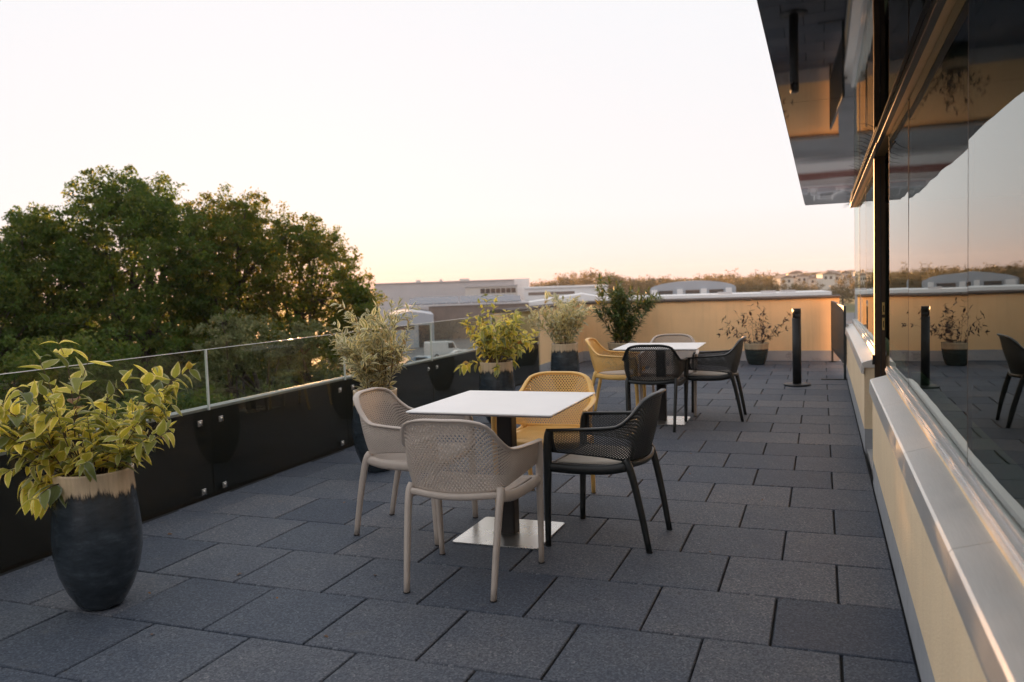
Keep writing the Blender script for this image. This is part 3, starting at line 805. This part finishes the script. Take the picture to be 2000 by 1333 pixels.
cnt.append(potted('potted_euonymus', 'cream variegated twiggy shrub in a tall glazed pot behind the taupe chair', (-3.22, 5.50, 0), TALL, .70, .985, M['pot'], M['leaf_pale'], .42, .3, .2, 23,
    [dict(stems=26, base_r=.10, length=(.36, .68), tilt=(1, 23), leafgap=.034, leaflen=(.055, .09), start=.12, side=3, sag=.1, pitch=(25, 60), twigr=.003),
     dict(stems=3, base_r=.1, length=(.66, .78), tilt=(20, 42), leafgap=.05, leaflen=(.05, .08), start=.5, side=1, sag=.1, pitch=(25, 60), twigr=.003, azs=(-20, 40), seed=9)], belly=.5))
cnt.append(potted('potted_dogwood', 'leafy yellow-green shrub with drooping tips in a tall pot by the railing', (-3.10, 7.72, 0), TALL, .70, .985, M['pot'], M['leaf_dogwood'], .55, .35, .35, 37,
    [dict(stems=30, base_r=.10, length=(.34, .62), tilt=(6, 56), leafgap=.042, leaflen=(.05, .11), start=.25, side=1, sag=.35, pitch=(30, 75), hang=.2, flutter=.55),
     dict(stems=3, base_r=.08, length=(.64, .76), tilt=(4, 18), leafgap=.05, leaflen=(.06, .09), start=.3, side=0, sag=.15, pitch=(30, 65), seed=4, azs=(150, 240)),
     dict(stems=3, base_r=.10, length=(.22, .34), tilt=(55, 80), leafgap=.05, leaflen=(.09, .125), start=.2, side=0, sag=.9, pitch=(30, 70), hang=.4, seed=6)]))
cnt.append(potted('potted_euonymus', 'pale variegated shrub with sunlit tips in the farthest tall glazed pot', (-3.10, 10.10, 0), TALL, .70, .985, M['pot'], M['leaf_pale'], .42, .3, .2, 41,
    [dict(stems=20, base_r=.10, length=(.36, .66), tilt=(2, 34), leafgap=.036, leaflen=(.065, .105), start=.12, side=3, sag=.1, pitch=(25, 60), twigr=.003)], belly=.5))
cnt.append(potted('potted_laurel', 'tall dark green laurel in a low pot against the ochre wall', (-3.12, 13.45, 0), BOWL, 1.2, 1.08, M['pot_bowl'], M['leaf_laurel'], .30, .4, .12, 53,
    [dict(stems=17, base_r=.14, length=(.55, 1.08), tilt=(2, 26), leafgap=.042, leaflen=(.09, .14), start=.08, side=3, sag=.05, pitch=(35, 75), whorl=3, twigr=.006)], belly=.5))
cnt.append(potted('potted_maple', 'sparse dark red shrub in a low pot beside the ashtray post', (-.985, 13.68, 0), BOWL, .96, .96, M['pot_bowl'], M['leaf_red'], .42, .3, .2, 61,
    [dict(stems=10, base_r=.10, length=(.25, .66), tilt=(4, 40), leafgap=.10, leaflen=(.05, .09), start=.1, side=2, sag=.05, pitch=(35, 85), whorl=2, twigr=.003, flutter=.7),
     dict(stems=3, base_r=.10, length=(.60, .85), tilt=(50, 62), leafgap=.14, leaflen=(.05, .09), start=.3, side=1, sag=.0, pitch=(35, 85), whorl=3, twigr=.003, azs=(150, 210), seed=2, flutter=.7),
     dict(stems=3, base_r=.10, length=(.5, .7), tilt=(35, 58), leafgap=.14, leaflen=(.05, .09), start=.3, side=1, sag=.0, pitch=(35, 85), whorl=3, twigr=.003, azs=(-30, 30), seed=3, flutter=.7)], belly=.5))
print('leaves', cnt)

# ------------------------------------------------------------------ standing ashtray and screen gate
def ashtray():
    root = tag(empty('ashtray_post', (-.30, 11.05, 0)), 'black cylindrical standing ashtray on a round foot near the end wall', 'ashtray')
    MB().lathe([(.155, .0), (.165, .004), (.165, .016), (.158, .022), (.05, .026)], 48).build('foot_plate', M['ash'], root, True, .0)
    mb = MB(); n = 40; r = .054
    # tube with a slot cut below the cap on the railing side
    zs = [.024, .86, .915, .982]
    for k in range(3):
        for i in range(n):
            a0, a1 = 2 * math.pi * i / n, 2 * math.pi * (i + 1) / n
            if k == 1 and 150 < math.degrees((a0 + a1) / 2) < 255: continue
            mb.add([(r * math.cos(a0), r * math.sin(a0), zs[k]), (r * math.cos(a1), r * math.sin(a1), zs[k]), (r * math.cos(a1), r * math.sin(a1), zs[k + 1]), (r * math.cos(a0), r * math.sin(a0), zs[k + 1])], [(0, 1, 2, 3)])
    t = mb.build('tube', M['ash'], root, True); q = t.modifiers.new('solid', 'SOLIDIFY'); q.thickness = .003
    MB().lathe([(.0, .0), (.048, .0), (.05, .004), (.048, .010), (0, .012)], 32, caps=False).build('cap', M['ash'], root, True, loc=(0, 0, .973))
    MB().lathe([(.0, .0), (.049, .0), (.049, .006), (0, .006)], 32, caps=False).build('ash_tray', M['steel'], root, False, loc=(0, 0, .856))
ashtray()
def gate():
    root = tag(empty('screen_gate', (.22, 12.9, 0)), 'dark metal screen gate standing on legs where the end wall meets the building', 'gate')
    rz = math.atan2(2.4, -.13) - math.pi / 2
    root.rotation_euler = (0, 0, rz)
    n = 16; Lh = 1.2
    for i in range(n):
        y0 = -Lh + 2 * Lh * i / n
        MB().box(-.006, .006, y0 + .004, y0 + 2 * Lh / n - .004, .235, .965).build('slat', M['gate'], root)
    for z in (.225, .968): MB().box(-.016, .016, -Lh - .015, Lh + .015, z - .012, z + .012).build('rail', M['gate'], root)
    for y in (-Lh, Lh): MB().box(-.0155, .0155, y - .0145, y + .0145, .012, .955).build('leg', M['gate'], root)
    MB().box(-.30, .05, -Lh - .03, -Lh + .03, .0, .0115).build('foot_bar', M['gate'], root)
    MB().box(-.05, .05, Lh - .03, Lh + .03, .0, .0115).build('foot_bar', M['gate'], root)
    for z in (.35, .72): MB().tube([(.016, -Lh + .02, z), (.05, -Lh + .02, z)], .012, 8).build('hinge_pin', M['steel'], root)
gate()

# ------------------------------------------------------------------ fallen leaves
fl = [leaf_mesh('fallen_leaf', M['brown_leaf'], .55, .3, .3, 90 + i) for i in range(3)]
for i, (x, y, L) in enumerate([(-2.72, 3.27, .035), (-2.99, 2.93, .02), (-2.05, 3.42, .028), (-.62, 9.05, .04), (-2.95, 4.6, .03), (-2.2, 4.95, .025), (-3.35, 3.2, .03), (-1.0, 6.6, .025),
                               (-2.6, 5.25, .03), (-3.4, 4.5, .035), (-.9, 5.9, .022), (-2.7, 6.5, .03), (-.55, 4.2, .018), (-3.25, 6.9, .03), (-2.35, 3.05, .02), (-1.9, 2.75, .03), (-.35, 5.3, .025), (-3.5, 5.9, .035), (-3.55, 8.2, .04), (-2.4, 6.9, .03), (-.2, 7.9, .03), (-1.9, 9.9, .04), (-2.6, 2.55, .025), (-3.6, 3.7, .04), (-1.2, 2.95, .016)]):
    rs = random.Random(i); o = link('fallen_leaf', fl[i % 3], None, (x, y, .004), (rs.uniform(-.1, .1), rs.uniform(-.1, .1), rs.uniform(0, 6.28))); o.scale = (L, L, L)
    tag(o, 'small dry brown leaf fallen on the dark paving', 'leaf', 'fallen leaves on the paving')

# ------------------------------------------------------------------ trees
def rnd_unit(rg, n):
    v = rg.normal(size=(n, 3)); return v / np.linalg.norm(v, axis=1)[:, None]
def leaf_cloud(rg, centers, radii, per, size):
    """many leaf quads in clumps round the centres -> verts, faces, per-face random"""
    C = np.repeat(centers, per, axis=0); Rr = np.repeat(radii, per)[:, None]
    n = len(C); d = rnd_unit(rg, n) * (rg.random((n, 1)) ** .45)
    P = C + d * Rr * np.array([1, 1, .75])
    nrm = rnd_unit(rg, n) + np.array([0, 0, .5]); nrm /= np.linalg.norm(nrm, axis=1)[:, None]
    a = np.cross(nrm, rnd_unit(rg, n)); a /= np.linalg.norm(a, axis=1)[:, None]; b = np.cross(nrm, a)
    L = size * rg.uniform(.6, 1.35, (n, 1)); W = L * rg.uniform(.4, .65, (n, 1))
    V = np.stack([P - a * L * .5, P + b * W * .5 + nrm * L * .08, P + a * L * .5, P - b * W * .5 + nrm * L * .08], 1).reshape(-1, 3)
    return V, np.repeat(rg.random(len(centers)), per) * .5 + rg.random(n) * .5
def cloud_mesh(name, V, rnd, mat):
    nf = len(V) // 4; me = bpy.data.meshes.new(name)
    me.vertices.add(len(V)); me.vertices.foreach_set('co', V.astype(np.float32).ravel())
    me.loops.add(nf * 4); me.loops.foreach_set('vertex_index', np.arange(nf * 4, dtype=np.int32))
    me.polygons.add(nf); me.polygons.foreach_set('loop_start', np.arange(0, nf * 4, 4, dtype=np.int32)); me.polygons.foreach_set('loop_total', np.full(nf, 4, dtype=np.int32))
    at = me.attributes.new('rnd', 'FLOAT', 'FACE'); at.data.foreach_set('value', rnd.astype(np.float32))
    me.materials.append(mat); me.update(calc_edges=True); return me

def tree(name, label, base, top, rad, z_lo, mat, seed, clumps, per, size, clump_r=(.45, .95), limbs=16, group=None, cat='tree', lobes=9, shape=1.0):
    rg = np.random.default_rng(seed); rs = random.Random(seed)
    root = tag(empty(name, base), label, cat, group)
    h = top - base[2]; lo = z_lo - base[2]
    # lobes: sub-crowns filling the envelope, clumps scattered on and in them
    LC = []
    for i in range(lobes):
        u = (i + .5) / lobes; z = lo + (h - lo) * (u * .86 + .05)
        prof = math.sqrt(max(.04, 1 - (max(0, u - .12) / .95) ** 2.0))
        a = i * 2.4 + rs.uniform(-.5, .5); r = rad * prof * math.sqrt(rs.uniform(.12, .62))
        LC.append((np.array([math.cos(a) * r, math.sin(a) * r, z]), rad * rs.uniform(.30, .46) * (.55 + .45 * prof)))
    LC.append((np.array([rs.uniform(-.3, .3), rs.uniform(-.3, .3), h - rad * .30]), rad * .30))
    cs = []
    per_l = max(1, clumps // len(LC))
    for c, r in LC:
        d = rnd_unit(rg, per_l) * (rg.random((per_l, 1)) ** .42) * r * rg.uniform(.7, 1.38, (per_l, 1)) * np.array([1, 1, .85]); cs.append(c + d)
    cs = np.concatenate(cs); cs = cs[cs[:, 2] < h - .2]
    rr = rg.uniform(clump_r[0], clump_r[1], len(cs))
    V, rn = leaf_cloud(rg, cs, rr, per, size)
    link('crown', cloud_mesh('crown', V, rn, mat), root)
    mb = MB(); tr = rad * .075 + .06
    tp = [(rs.uniform(-.15, .15) * k, rs.uniform(-.15, .15) * k, h * .72 * k / 6) for k in range(7)]; tp[0] = (0, 0, -.2)
    mb.tube(tp, [tr * (1.25 if k == 0 else 1 - .75 * k / 6) for k in range(7)], 9)
    for i in range(limbs):
        k = rs.uniform(.3, .95); q = Vector(tp[int(k * 6)]); tgt = Vector(cs[rs.randrange(len(cs))])
        mid = q.lerp(tgt, .5) + Vector((rs.uniform(-.3, .3), rs.uniform(-.3, .3), rs.uniform(.0, .5)))
        mb.tube(smoothpath([q, mid, tgt], 6), [tr * .42 * (1 - .8 * j / 6) * (1.1 - k * .6) for j in range(7)], 5)
        for _ in range(3):
            t2 = Vector(cs[rs.randrange(len(cs))])
            if (t2 - mid).length < rad * .8: mb.tube([mid, mid.lerp(t2, .5) + Vector((0, 0, .15)), t2], [tr * .16, tr * .1, tr * .04], 4)
    mb.build('trunk', M['bark'], root, True)
    return root
GR = -8.6
def dpos(az_deg, D, z=GR):
    a = math.radians(az_deg); return (math.sin(a) * D, math.cos(a) * D, z)
gt = 'trees beyond the railing'
O = dict(clump_r=(.2, .6), group=gt)
tree('oak_tree', 'tallest broad green oak beyond the glass railing', dpos(-45.3, 45), 7.9, 5.6, -6.5, M['oak'], 1, 2600, 46, .165, lobes=34, limbs=40, **O)
tree('oak_tree', 'rounded green oak filling the shoulder left of the tallest oak', dpos(-50.0, 46), 6.1, 4.2, -6.5, M['oak'], 21, 1400, 46, .165, lobes=24, limbs=26, **O)
tree('oak_tree', 'dark green oak at the edge of the picture, lower than the oaks beside it', dpos(-54.0, 44), 4.6, 4.6, -7.0, M['oak'], 2, 1600, 46, .165, lobes=26, limbs=26, **O)
tree('oak_tree', 'green and gold oak just right of the tallest oak', dpos(-39.6, 46.5), 7.1, 5.7, -6.5, M['oak_backlit'], 3, 2200, 46, .16, lobes=36, limbs=36, **O)
tree('oak_tree', 'golden backlit oak at the open end of the tree row, beside the grey hall', dpos(-34.7, 47), 5.9, 4.9, -7.0, M['oak_backlit'], 4, 1500, 46, .16, lobes=34, limbs=30, **O)
tree('oak_tree', 'low bushy tree stepping down to the grey hall', dpos(-31.3, 44), 1.9, 2.2, -7.0, M['oak_backlit'], 5, 400, 46, .17, lobes=12, **O)
W_ = dict(group='silvery shrubs below the oaks', cat='shrub')
tree('silver_shrub', 'silvery green shrub in front of the oaks, its tips above the railing', dpos(-39.4, 35), .9, 3.4, -7.5, M['willow'], 6, 560, 42, .14, (.15, .4), lobes=22, **W_)
tree('silver_shrub', 'silvery green shrub in front of the golden oak', dpos(-35.2, 37), .4, 3.0, -7.5, M['willow'], 7, 460, 42, .14, (.15, .4), lobes=20, **W_)
tree('dark_shrub', 'dark green bushy tree low behind the near planted pot', dpos(-49.0, 34), .4, 4.6, -8.0, M['oak'], 8, 800, 44, .16, (.2, .5), lobes=26, group=gt)
tree('dark_shrub', 'dark green undergrowth seen through the railing glass', dpos(-43.5, 28), -1.4, 3.8, -8.2, M['oak'], 9, 620, 44, .15, (.2, .5), lobes=22, group=gt)
tree('dark_shrub', 'dark green bush below the golden oak, seen through the railing glass', dpos(-37.0, 29), -1.8, 3.4, -8.2, M['oak'], 10, 520, 44, .15, (.2, .5), lobes=20, group=gt)

# distant tree lines: single crowns one can tell apart
def far_trees():
    rs = random.Random(77); base = []
    for v in range(4):
        rg = np.random.default_rng(200 + v); cs = []
        for i in range(26):
            d = rnd_unit(rg, 1)[0] * (rg.random() ** .4); cs.append([d[0] * .42, d[1] * .42, .56 + d[2] * .40])
        V, rn = leaf_cloud(rg, np.array(cs), rg.uniform(.10, .2, len(cs)), 60, .05)
        cr = cloud_mesh('crown', V, rn, M['far_leaf']); tk = MB().tube([(0, 0, 0), (.01, 0, .3), (0, .01, .6)], [.035, .028, .015], 6).mesh('trunk', M['bark'])
        base.append((cr, tk))
    def put(az, D, h, w, label, group):
        cr, tk = rs.choice(base); p = dpos(az, D); root = tag(empty('far_tree', p), label, 'tree', group)
        root.scale = (w, w, h); root.rotation_euler = (0, 0, rs.uniform(0, 6.28)); link('crown', cr, root); link('trunk', tk, root)
    def azp(px): return math.degrees(math.atan((px - 1000) / 1604.15)) - 20.72
    wood = []
    def mass(px, D, top, w):
        hz = 558 - (px - 1000) * .033; ht = 1.4 + (hz - top) / 1604 * D + 8.6; wood.append((azp(px), D, ht, w))
    for i in range(46):
        px = 1040 + i * 8.4 + rs.uniform(-3, 3)
        top = np.interp(px, [1040, 1075, 1120, 1170, 1205, 1222, 1300, 1425], [552, 542, 534, 529, 531, 541, 541, 537]) + rs.uniform(-1.5, 2.5)
        mass(px, rs.uniform(320, 380), top, rs.uniform(9, 13))
    for i in range(70):
        px = 1180 + i * 12 + rs.uniform(-5, 5); mass(px, rs.uniform(520, 640), 558 - (px - 1000) * .033 - rs.uniform(2, 8), rs.uniform(15, 22))
    Vs = []; Rs = []
    for az, D, ht, w_ in wood:
        cr, tk = rs.choice(base); V = np.empty(len(cr.vertices) * 3, np.float32); cr.vertices.foreach_get('co', V); V = V.reshape(-1, 3)
        a = rs.uniform(0, 6.28); ca, sa = math.cos(a), math.sin(a); p = dpos(az, D)
        Vs.append(np.stack([(V[:, 0] * ca - V[:, 1] * sa) * w_ + p[0], (V[:, 0] * sa + V[:, 1] * ca) * w_ + p[1], V[:, 2] * ht + p[2]], 1))
        at = np.empty(len(V) // 4, np.float32); cr.attributes['rnd'].data.foreach_get('value', at); Rs.append(at)
    o = link('distant_woods', cloud_mesh('distant_woods', np.concatenate(Vs), np.concatenate(Rs), M['far_leaf']))
    tag(o, 'hazy autumn woods along the ridge on the horizon', 'woods', kind='stuff')
    ords = 'first second third fourth fifth sixth seventh eighth ninth tenth eleventh twelfth thirteenth fourteenth fifteenth sixteenth'.split()
    for i, (px, top) in enumerate(((1424, 532), (1440, 530), (1456, 545), (1470, 537), (1486, 532), (1500, 531), (1512, 536), (1530, 545), (1546, 548), (1562, 546), (1580, 550), (1596, 552), (1640, 556), (1648, 533), (1676, 540), (1690, 528))):
        D = rs.uniform(250, 300); hz = 558 - (px - 1000) * .033; ht = 1.4 + (hz - top) / 1604 * D + 8.6
        put(azp(px), D, ht, rs.uniform(7, 10), 'autumn tree by the far field, %s in line from the curved-roof hall' % ords[i], 'trees by the field')
far_trees()

# ------------------------------------------------------------------ far buildings
def bld(name, label, px_c, D, cat='building'):
    az = math.atan((px_c - 1000) / 1604.15) - math.radians(20.72)
    root = tag(empty(name, (math.sin(az) * D, math.cos(az) * D, GR), -az), label, cat)
    return root   # local x to the right, local y away
def zpx(px, py, D): return 1.394 + ((558 - (px - 1000) * .033) - py) / 1604.15 * D - GR
def buildings():
    # big pale hall
    D = 230; r = bld('exhibition_hall', 'long pale grey windowless hall on the horizon beside the oaks', 890, D); sx = D / 1604
    zt = zpx(890, 551, D)
    MB().box(-152 * sx, 118 * sx, 0, 40, 0, zt).build('wall', M['hall_grey'], r)
    MB().box(118.4 * sx, 150 * sx, 3, 40, 0, zt + .3).build('side_wing', M['white_roof'], r)
    MB().box(-153 * sx, 118.2 * sx, -.4, 40.3, zt + .01, zt + .25).build('roof_edge', M['hall_grey'], r)
    for x, wd in ((-75, 9), (-28, 6), (12, 12), (24, 8)): MB().box(x * sx, (x + wd) * sx, 8, 10, zt + .26, zt + .9).build('roof_vent', M['house_white'], r)
    # office block with window band
    D = 205; r = bld('office_block', 'low beige office block with a dark window band before the grey hall', 962, D); sx = D / 1604
    zt = zpx(962, 560, D); zb = zpx(962, 577, D)
    MB().box(-50 * sx, 52 * sx, 0, 14, 0, zt).build('wall', M['house_white'], r)
    MB().box(-51 * sx, 53 * sx, -.4, 14.3, zt + .01, zt + .3).build('roof', M['hall_grey'], r)
    for i in range(7):
        x = -20 + i * 10
        MB().box(x * sx, (x + 8.5) * sx, -.08, -.01, zb + .5, zt - .5).build('window', M['dark_win'], r)
    # white roofs
    D = 195; r = bld('warehouse', 'white flat-roofed warehouse with a dark strip window, right of the beige office block', 1105, D); sx = D / 1604
    zt = zpx(1105, 562, D)
    MB().box(-78 * sx, 85 * sx, 0, 30, 0, zt).build('wall', M['white_roof'], r); MB().box(-79 * sx, 86 * sx, -.5, 30.4, zt + .01, zt + .35).build('roof', M['white_roof'], r)
    MB().box(-70 * sx, 20 * sx, -.06, -.01, zt - 1.6, zt - .9).build('strip_window', M['brownroof'], r)
    D = 165; r = bld('warehouse', 'white sheet-roofed shed beyond the parapet corner, nearer than the strip-windowed warehouse', 1120, D); sx = D / 1604
    zt = zpx(1120, 575, D)
    MB().prism([(-95 * sx, 0), (80 * sx, 0), (80 * sx, zt - 1.2), (20 * sx, zt), (-95 * sx, zt - 1.5)], 0, 22).build('wall', M['white_roof'], r)
    # solar roof
    D = 160; r = bld('solar_roof_hall', 'flat brown-walled hall with rows of solar panels on its roof', 900, D); sx = D / 1604
    zt = zpx(900, 597, D)
    MB().box(-60 * sx, 135 * sx, 0, 34, 0, zt).build('wall', M['brownroof'], r); MB().box(-112 * sx, 136 * sx, -.3, 34.4, zt + .01, zt + .25).build('roof', M['hall_grey'], r)
    for j in range(5):
        for i in range(9):
            x0 = (-100 + i * 25) * sx; y0 = 2 + j * 6.2
            MB().add([(x0, y0, zt + .5), (x0 + 23 * sx, y0, zt + .5), (x0 + 23 * sx, y0 + 4.2, zt + 1.5), (x0, y0 + 4.2, zt + 1.5), (x0, y0, zt + .42), (x0 + 23 * sx, y0, zt + .42), (x0 + 23 * sx, y0 + 4.2, zt + 1.42), (x0, y0 + 4.2, zt + 1.42)],
                     [(0, 1, 2, 3), (7, 6, 5, 4), (0, 4, 5, 1), (1, 5, 6, 2), (2, 6, 7, 3), (3, 7, 4, 0)]).build('solar_panel', M['solar'], r)
    # pale blue shed with barrel roof, over the car park
    D = 140; r = bld('barrel_shed', 'pale blue barrel-roofed shed with a dark doorway behind the parked van', 800, D); sx = D / 1604
    zt = zpx(800, 600, D); pts = [(-40 * sx, 0), (48 * sx, 0)] + [(math.cos(a) * 44 * sx + 4 * sx, zt * .80 + (1 - abs(math.cos(a))) * zt * .10) for a in [math.pi * i / 12 for i in range(13)]]
    MB().prism(pts, 0, 26).build('wall', M['blue_roof'], r)
    MB().box(18 * sx, 42 * sx, -.06, -.01, 0, zt * .55).build('doorway', M['dark_win'], r)
    MB().box(-30 * sx, 10 * sx, -.06, -.01, zt * .45, zt * .55).build('strip_window', M['dark_win'], r)
    # halls over the end wall
    D = 185; r = bld('curved_roof_hall', 'pale blue curved-roof hall with white piers above the ochre wall', 1350, D); sx = D / 1604
    zt = zpx(1350, 549, D); pts = [(-75 * sx, 0), (85 * sx, 0)] + [(5 * sx + math.cos(a) * 80 * sx, zt - 1.7 + math.sin(a) * 1.7) for a in [math.pi * i / 14 for i in range(15)]]
    MB().prism(pts, 0, 30).build('wall', M['blue_roof'], r)
    for x in (-72, -24, 20, 66): MB().box(x * sx, (x + 11) * sx, -.8, -.02, 0, zt - 1.75).build('pier', M['white_roof'], r)
    for x in (-58, -8, 36): MB().box(x * sx, (x + 26) * sx, -.1, -.02, 1, zt - 2.0).build('window', M['dark_win'], r)
    # white roofed neighbour just beyond the end wall
    D = 156; r = bld('white_roof_neighbour', 'flat roof with bright white edge showing just over the ochre wall', 1420, D); sx = D / 1604
    zt = zpx(1420, 575.5, D)
    MB().box(-190 * sx, 186 * sx, 0, 14, 0, zt - .5).build('wall', M['hall_grey'], r); MB().box(-191 * sx, 187 * sx, -.3, 14.3, zt - .49, zt + .15).build('roof', M['white_roof'], r)
    for x in (-15, 65, 100): MB().box(x * sx, (x + 27) * sx, 3, 5, zt + .151, zt + .5).build('skylight', M['hall_grey'], r)
    # hillside houses
    rs = random.Random(12)
    for i in range(26):
        px = rs.uniform(1530, 1700); D = rs.uniform(400, 480); hz = 558 - (px - 1000) * .033; py = hz + rs.uniform(-6, 8)
        r = bld('hillside_house', 'small white house on the distant hillside', px, D, 'house'); r['group'] = 'houses on the distant hillside'
        zz = zpx(px, py, D); wd = rs.uniform(3.5, 6.5); r.rotation_euler[2] += rs.uniform(-.5, .5)
        MB().box(-wd / 2, wd / 2, -4, 4, 0, zz).build('wall', M['house_white'], r)
        MB().prism([(-wd / 2 - .4, zz), (wd / 2 + .4, zz), (0, zz + 1.3)], -4.4, 4.4).build('roof', M['house_roof'], r)
        for k in range(2): MB().box(-wd / 4 + k * wd / 2.6 - .5, -wd / 4 + k * wd / 2.6 + .6, -4.08, -4.01, zz - 2.2, zz - .9).build('window', M['dark_win'], r)
    # low hill behind the town
    vs = []; fs = []; n = 60
    for i in range(n + 1):
        x = -700 + 1500 * i / n; h = -8.6 + 5.0 * math.exp(-((x - 60) / 260) ** 2) + 8.0 + 1.2 * math.sin(i * .7) - .02 * abs(x) * .1
        vs += [(x, 760, -8.7), (x, 900, h), (x, 1300, h - 1)]
    for i in range(n):
        for k in range(2): a = i * 3 + k; fs.append((a, a + 3, a + 4, a + 1))
    o = MB().add(vs, fs).build('hills', simple('wooded_hill', (.13, .105, .055), .95, 0, .4, .02)); tag(o, kind='structure')
buildings()

def vehicle(name, label, px, py, D, rz, paint, prof, wid, wheels, glass):
    az = math.atan((px - 1000) / 1604.15) - math.radians(20.72)
    r = tag(empty(name, (math.sin(az) * D, math.cos(az) * D, GR), -az + rz), label, 'van' if 'van' in name else 'car', 'vehicles in the yard')
    body = MB().prism(prof, -wid / 2, wid / 2).build('body', paint, r, False, .08)
    for s in (-1, 1):
        for g in glass:
            MB().prism(g, s * (wid / 2 + .004), s * (wid / 2 + .012)).build('side_window', M['dark_win'], r)
        for x in wheels:
            wm = MB().lathe([(.2, -.1), (.33, -.1), (.34, -.06), (.34, .06), (.33, .1), (.2, .1)], 18).build('wheel', M['tyre'], r, False, loc=(x, s * (wid / 2 - .08), .34), rot=(math.pi / 2, 0, 0))
            MB().lathe([(.0, 0), (.19, 0), (.2, .02)], 14, caps=False).build('rim', M['steel'], wm, False, loc=(0, 0, -s * .101))
    return r
VAN = [(-2.6, .35), (2.6, .35), (2.6, 1.0), (1.75, 1.25), (1.2, 2.3), (-2.5, 2.4), (-2.6, 2.2)]
CAR = [(-2.1, .3), (2.1, .3), (2.15, .75), (1.3, .95), (.5, 1.45), (-1.1, 1.47), (-1.9, 1.0), (-2.15, .9)]
vehicle('parked_van', 'white van parked in the yard below, glimpsed between the potted shrubs', 865, 690, 118, .5, M['carwhite'], VAN, 1.95, (-1.6, 1.6), [[(.3, 1.35), (1.45, 1.35), (1.1, 2.1), (.3, 2.1)]])
vehicle('parked_car', 'blue-grey car parked before the white van in the yard below', 828, 700, 104, -.3, M['carblue'], CAR, 1.75, (-1.3, 1.35), [[(-.95, .98), (.9, .98), (.4, 1.37), (-.9, 1.38)]])
vehicle('parked_car', 'white car parked beside the pale blue shed in the yard below', 905, 700, 112, .2, M['carwhite'], CAR, 1.75, (-1.3, 1.35), [[(-.95, .98), (.9, .98), (.4, 1.37), (-.9, 1.38)]])

# yard behind the end wall, seen mirrored in the soffit
def yard_things():
    r = bld('red_banded_shed', 'long low shed with a red band, mirrored in the soffit', 1540, 92)
    MB().box(-9, 9, 0, 5, 0, 2.4).build('wall', M['white_roof'], r); MB().box(-9.3, 9.3, -.3, 5.3, 2.41, 2.6).build('roof', M['hall_grey'], r)
    MB().box(-9.05, 9.05, -.04, -.005, 1.2, 2.0).build('red_band', simple('red_band', (.22, .07, .06), .6), r)
    MB().box(-8.5, 8.5, 1.0, 2.6, 2.605, 2.66).build('red_roof_strip', simple('red_sheet', (.22, .08, .07), .6), r)
    for i in range(6): MB().box(-8 + i * 2.8, -6.2 + i * 2.8, 3.2, 4.4, 2.605, 2.9).build('roof_light', M['blue_roof'], r)
    line = simple('road_paint', (.7, .7, .68), .7)
    mk = MB()
    for i in range(12): mk.box(-14 + i * 2.6, -13.86 + i * 2.6, 128, 139, -8.588, -8.583)
    for y in (124, 142): mk.box(-16, 18, y, y + .18, -8.588, -8.583)
    tag(mk.build('road_markings', line), kind='structure')
yard_things()
for k_, (px_, D_, rz_, pm_, ex_) in enumerate(((1520, 104, .1, 'carwhite', 'nearest the red-banded shed'), (1560, 106, 1.5, 'carblue', 'second from the red-banded shed'), (1600, 108, 1.6, 'carwhite', 'third from the red-banded shed'), (1545, 118, .05, 'carblue', 'beside the painted bays'), (1620, 120, .0, 'carwhite', 'at the end of the painted bays'))):
    vehicle('parked_car', 'parked car mirrored in the soffit, %s' % ex_, px_, 0, D_, rz_, M[pm_], CAR, 1.75, (-1.3, 1.35), [[(-.95, .98), (.9, .98), (.4, 1.37), (-.9, 1.38)]])

# ------------------------------------------------------------------ evening air
k = NT('evening_air'); k.t.nodes.remove(k.b)
pv = k.n('VolumePrincipled'); pv.inputs['Color'].default_value = (.93, .93, .96, 1); pv.inputs['Density'].default_value = .00017; pv.inputs['Anisotropy'].default_value = .0
k.l(pv.outputs[0], k.out.inputs['Volume'])
hz = MB().box(-900, 900, -100, 1400, -10.2, 26).build('haze', k.m); tag(hz, 'thin warm evening haze over the whole place', 'haze', kind='stuff')
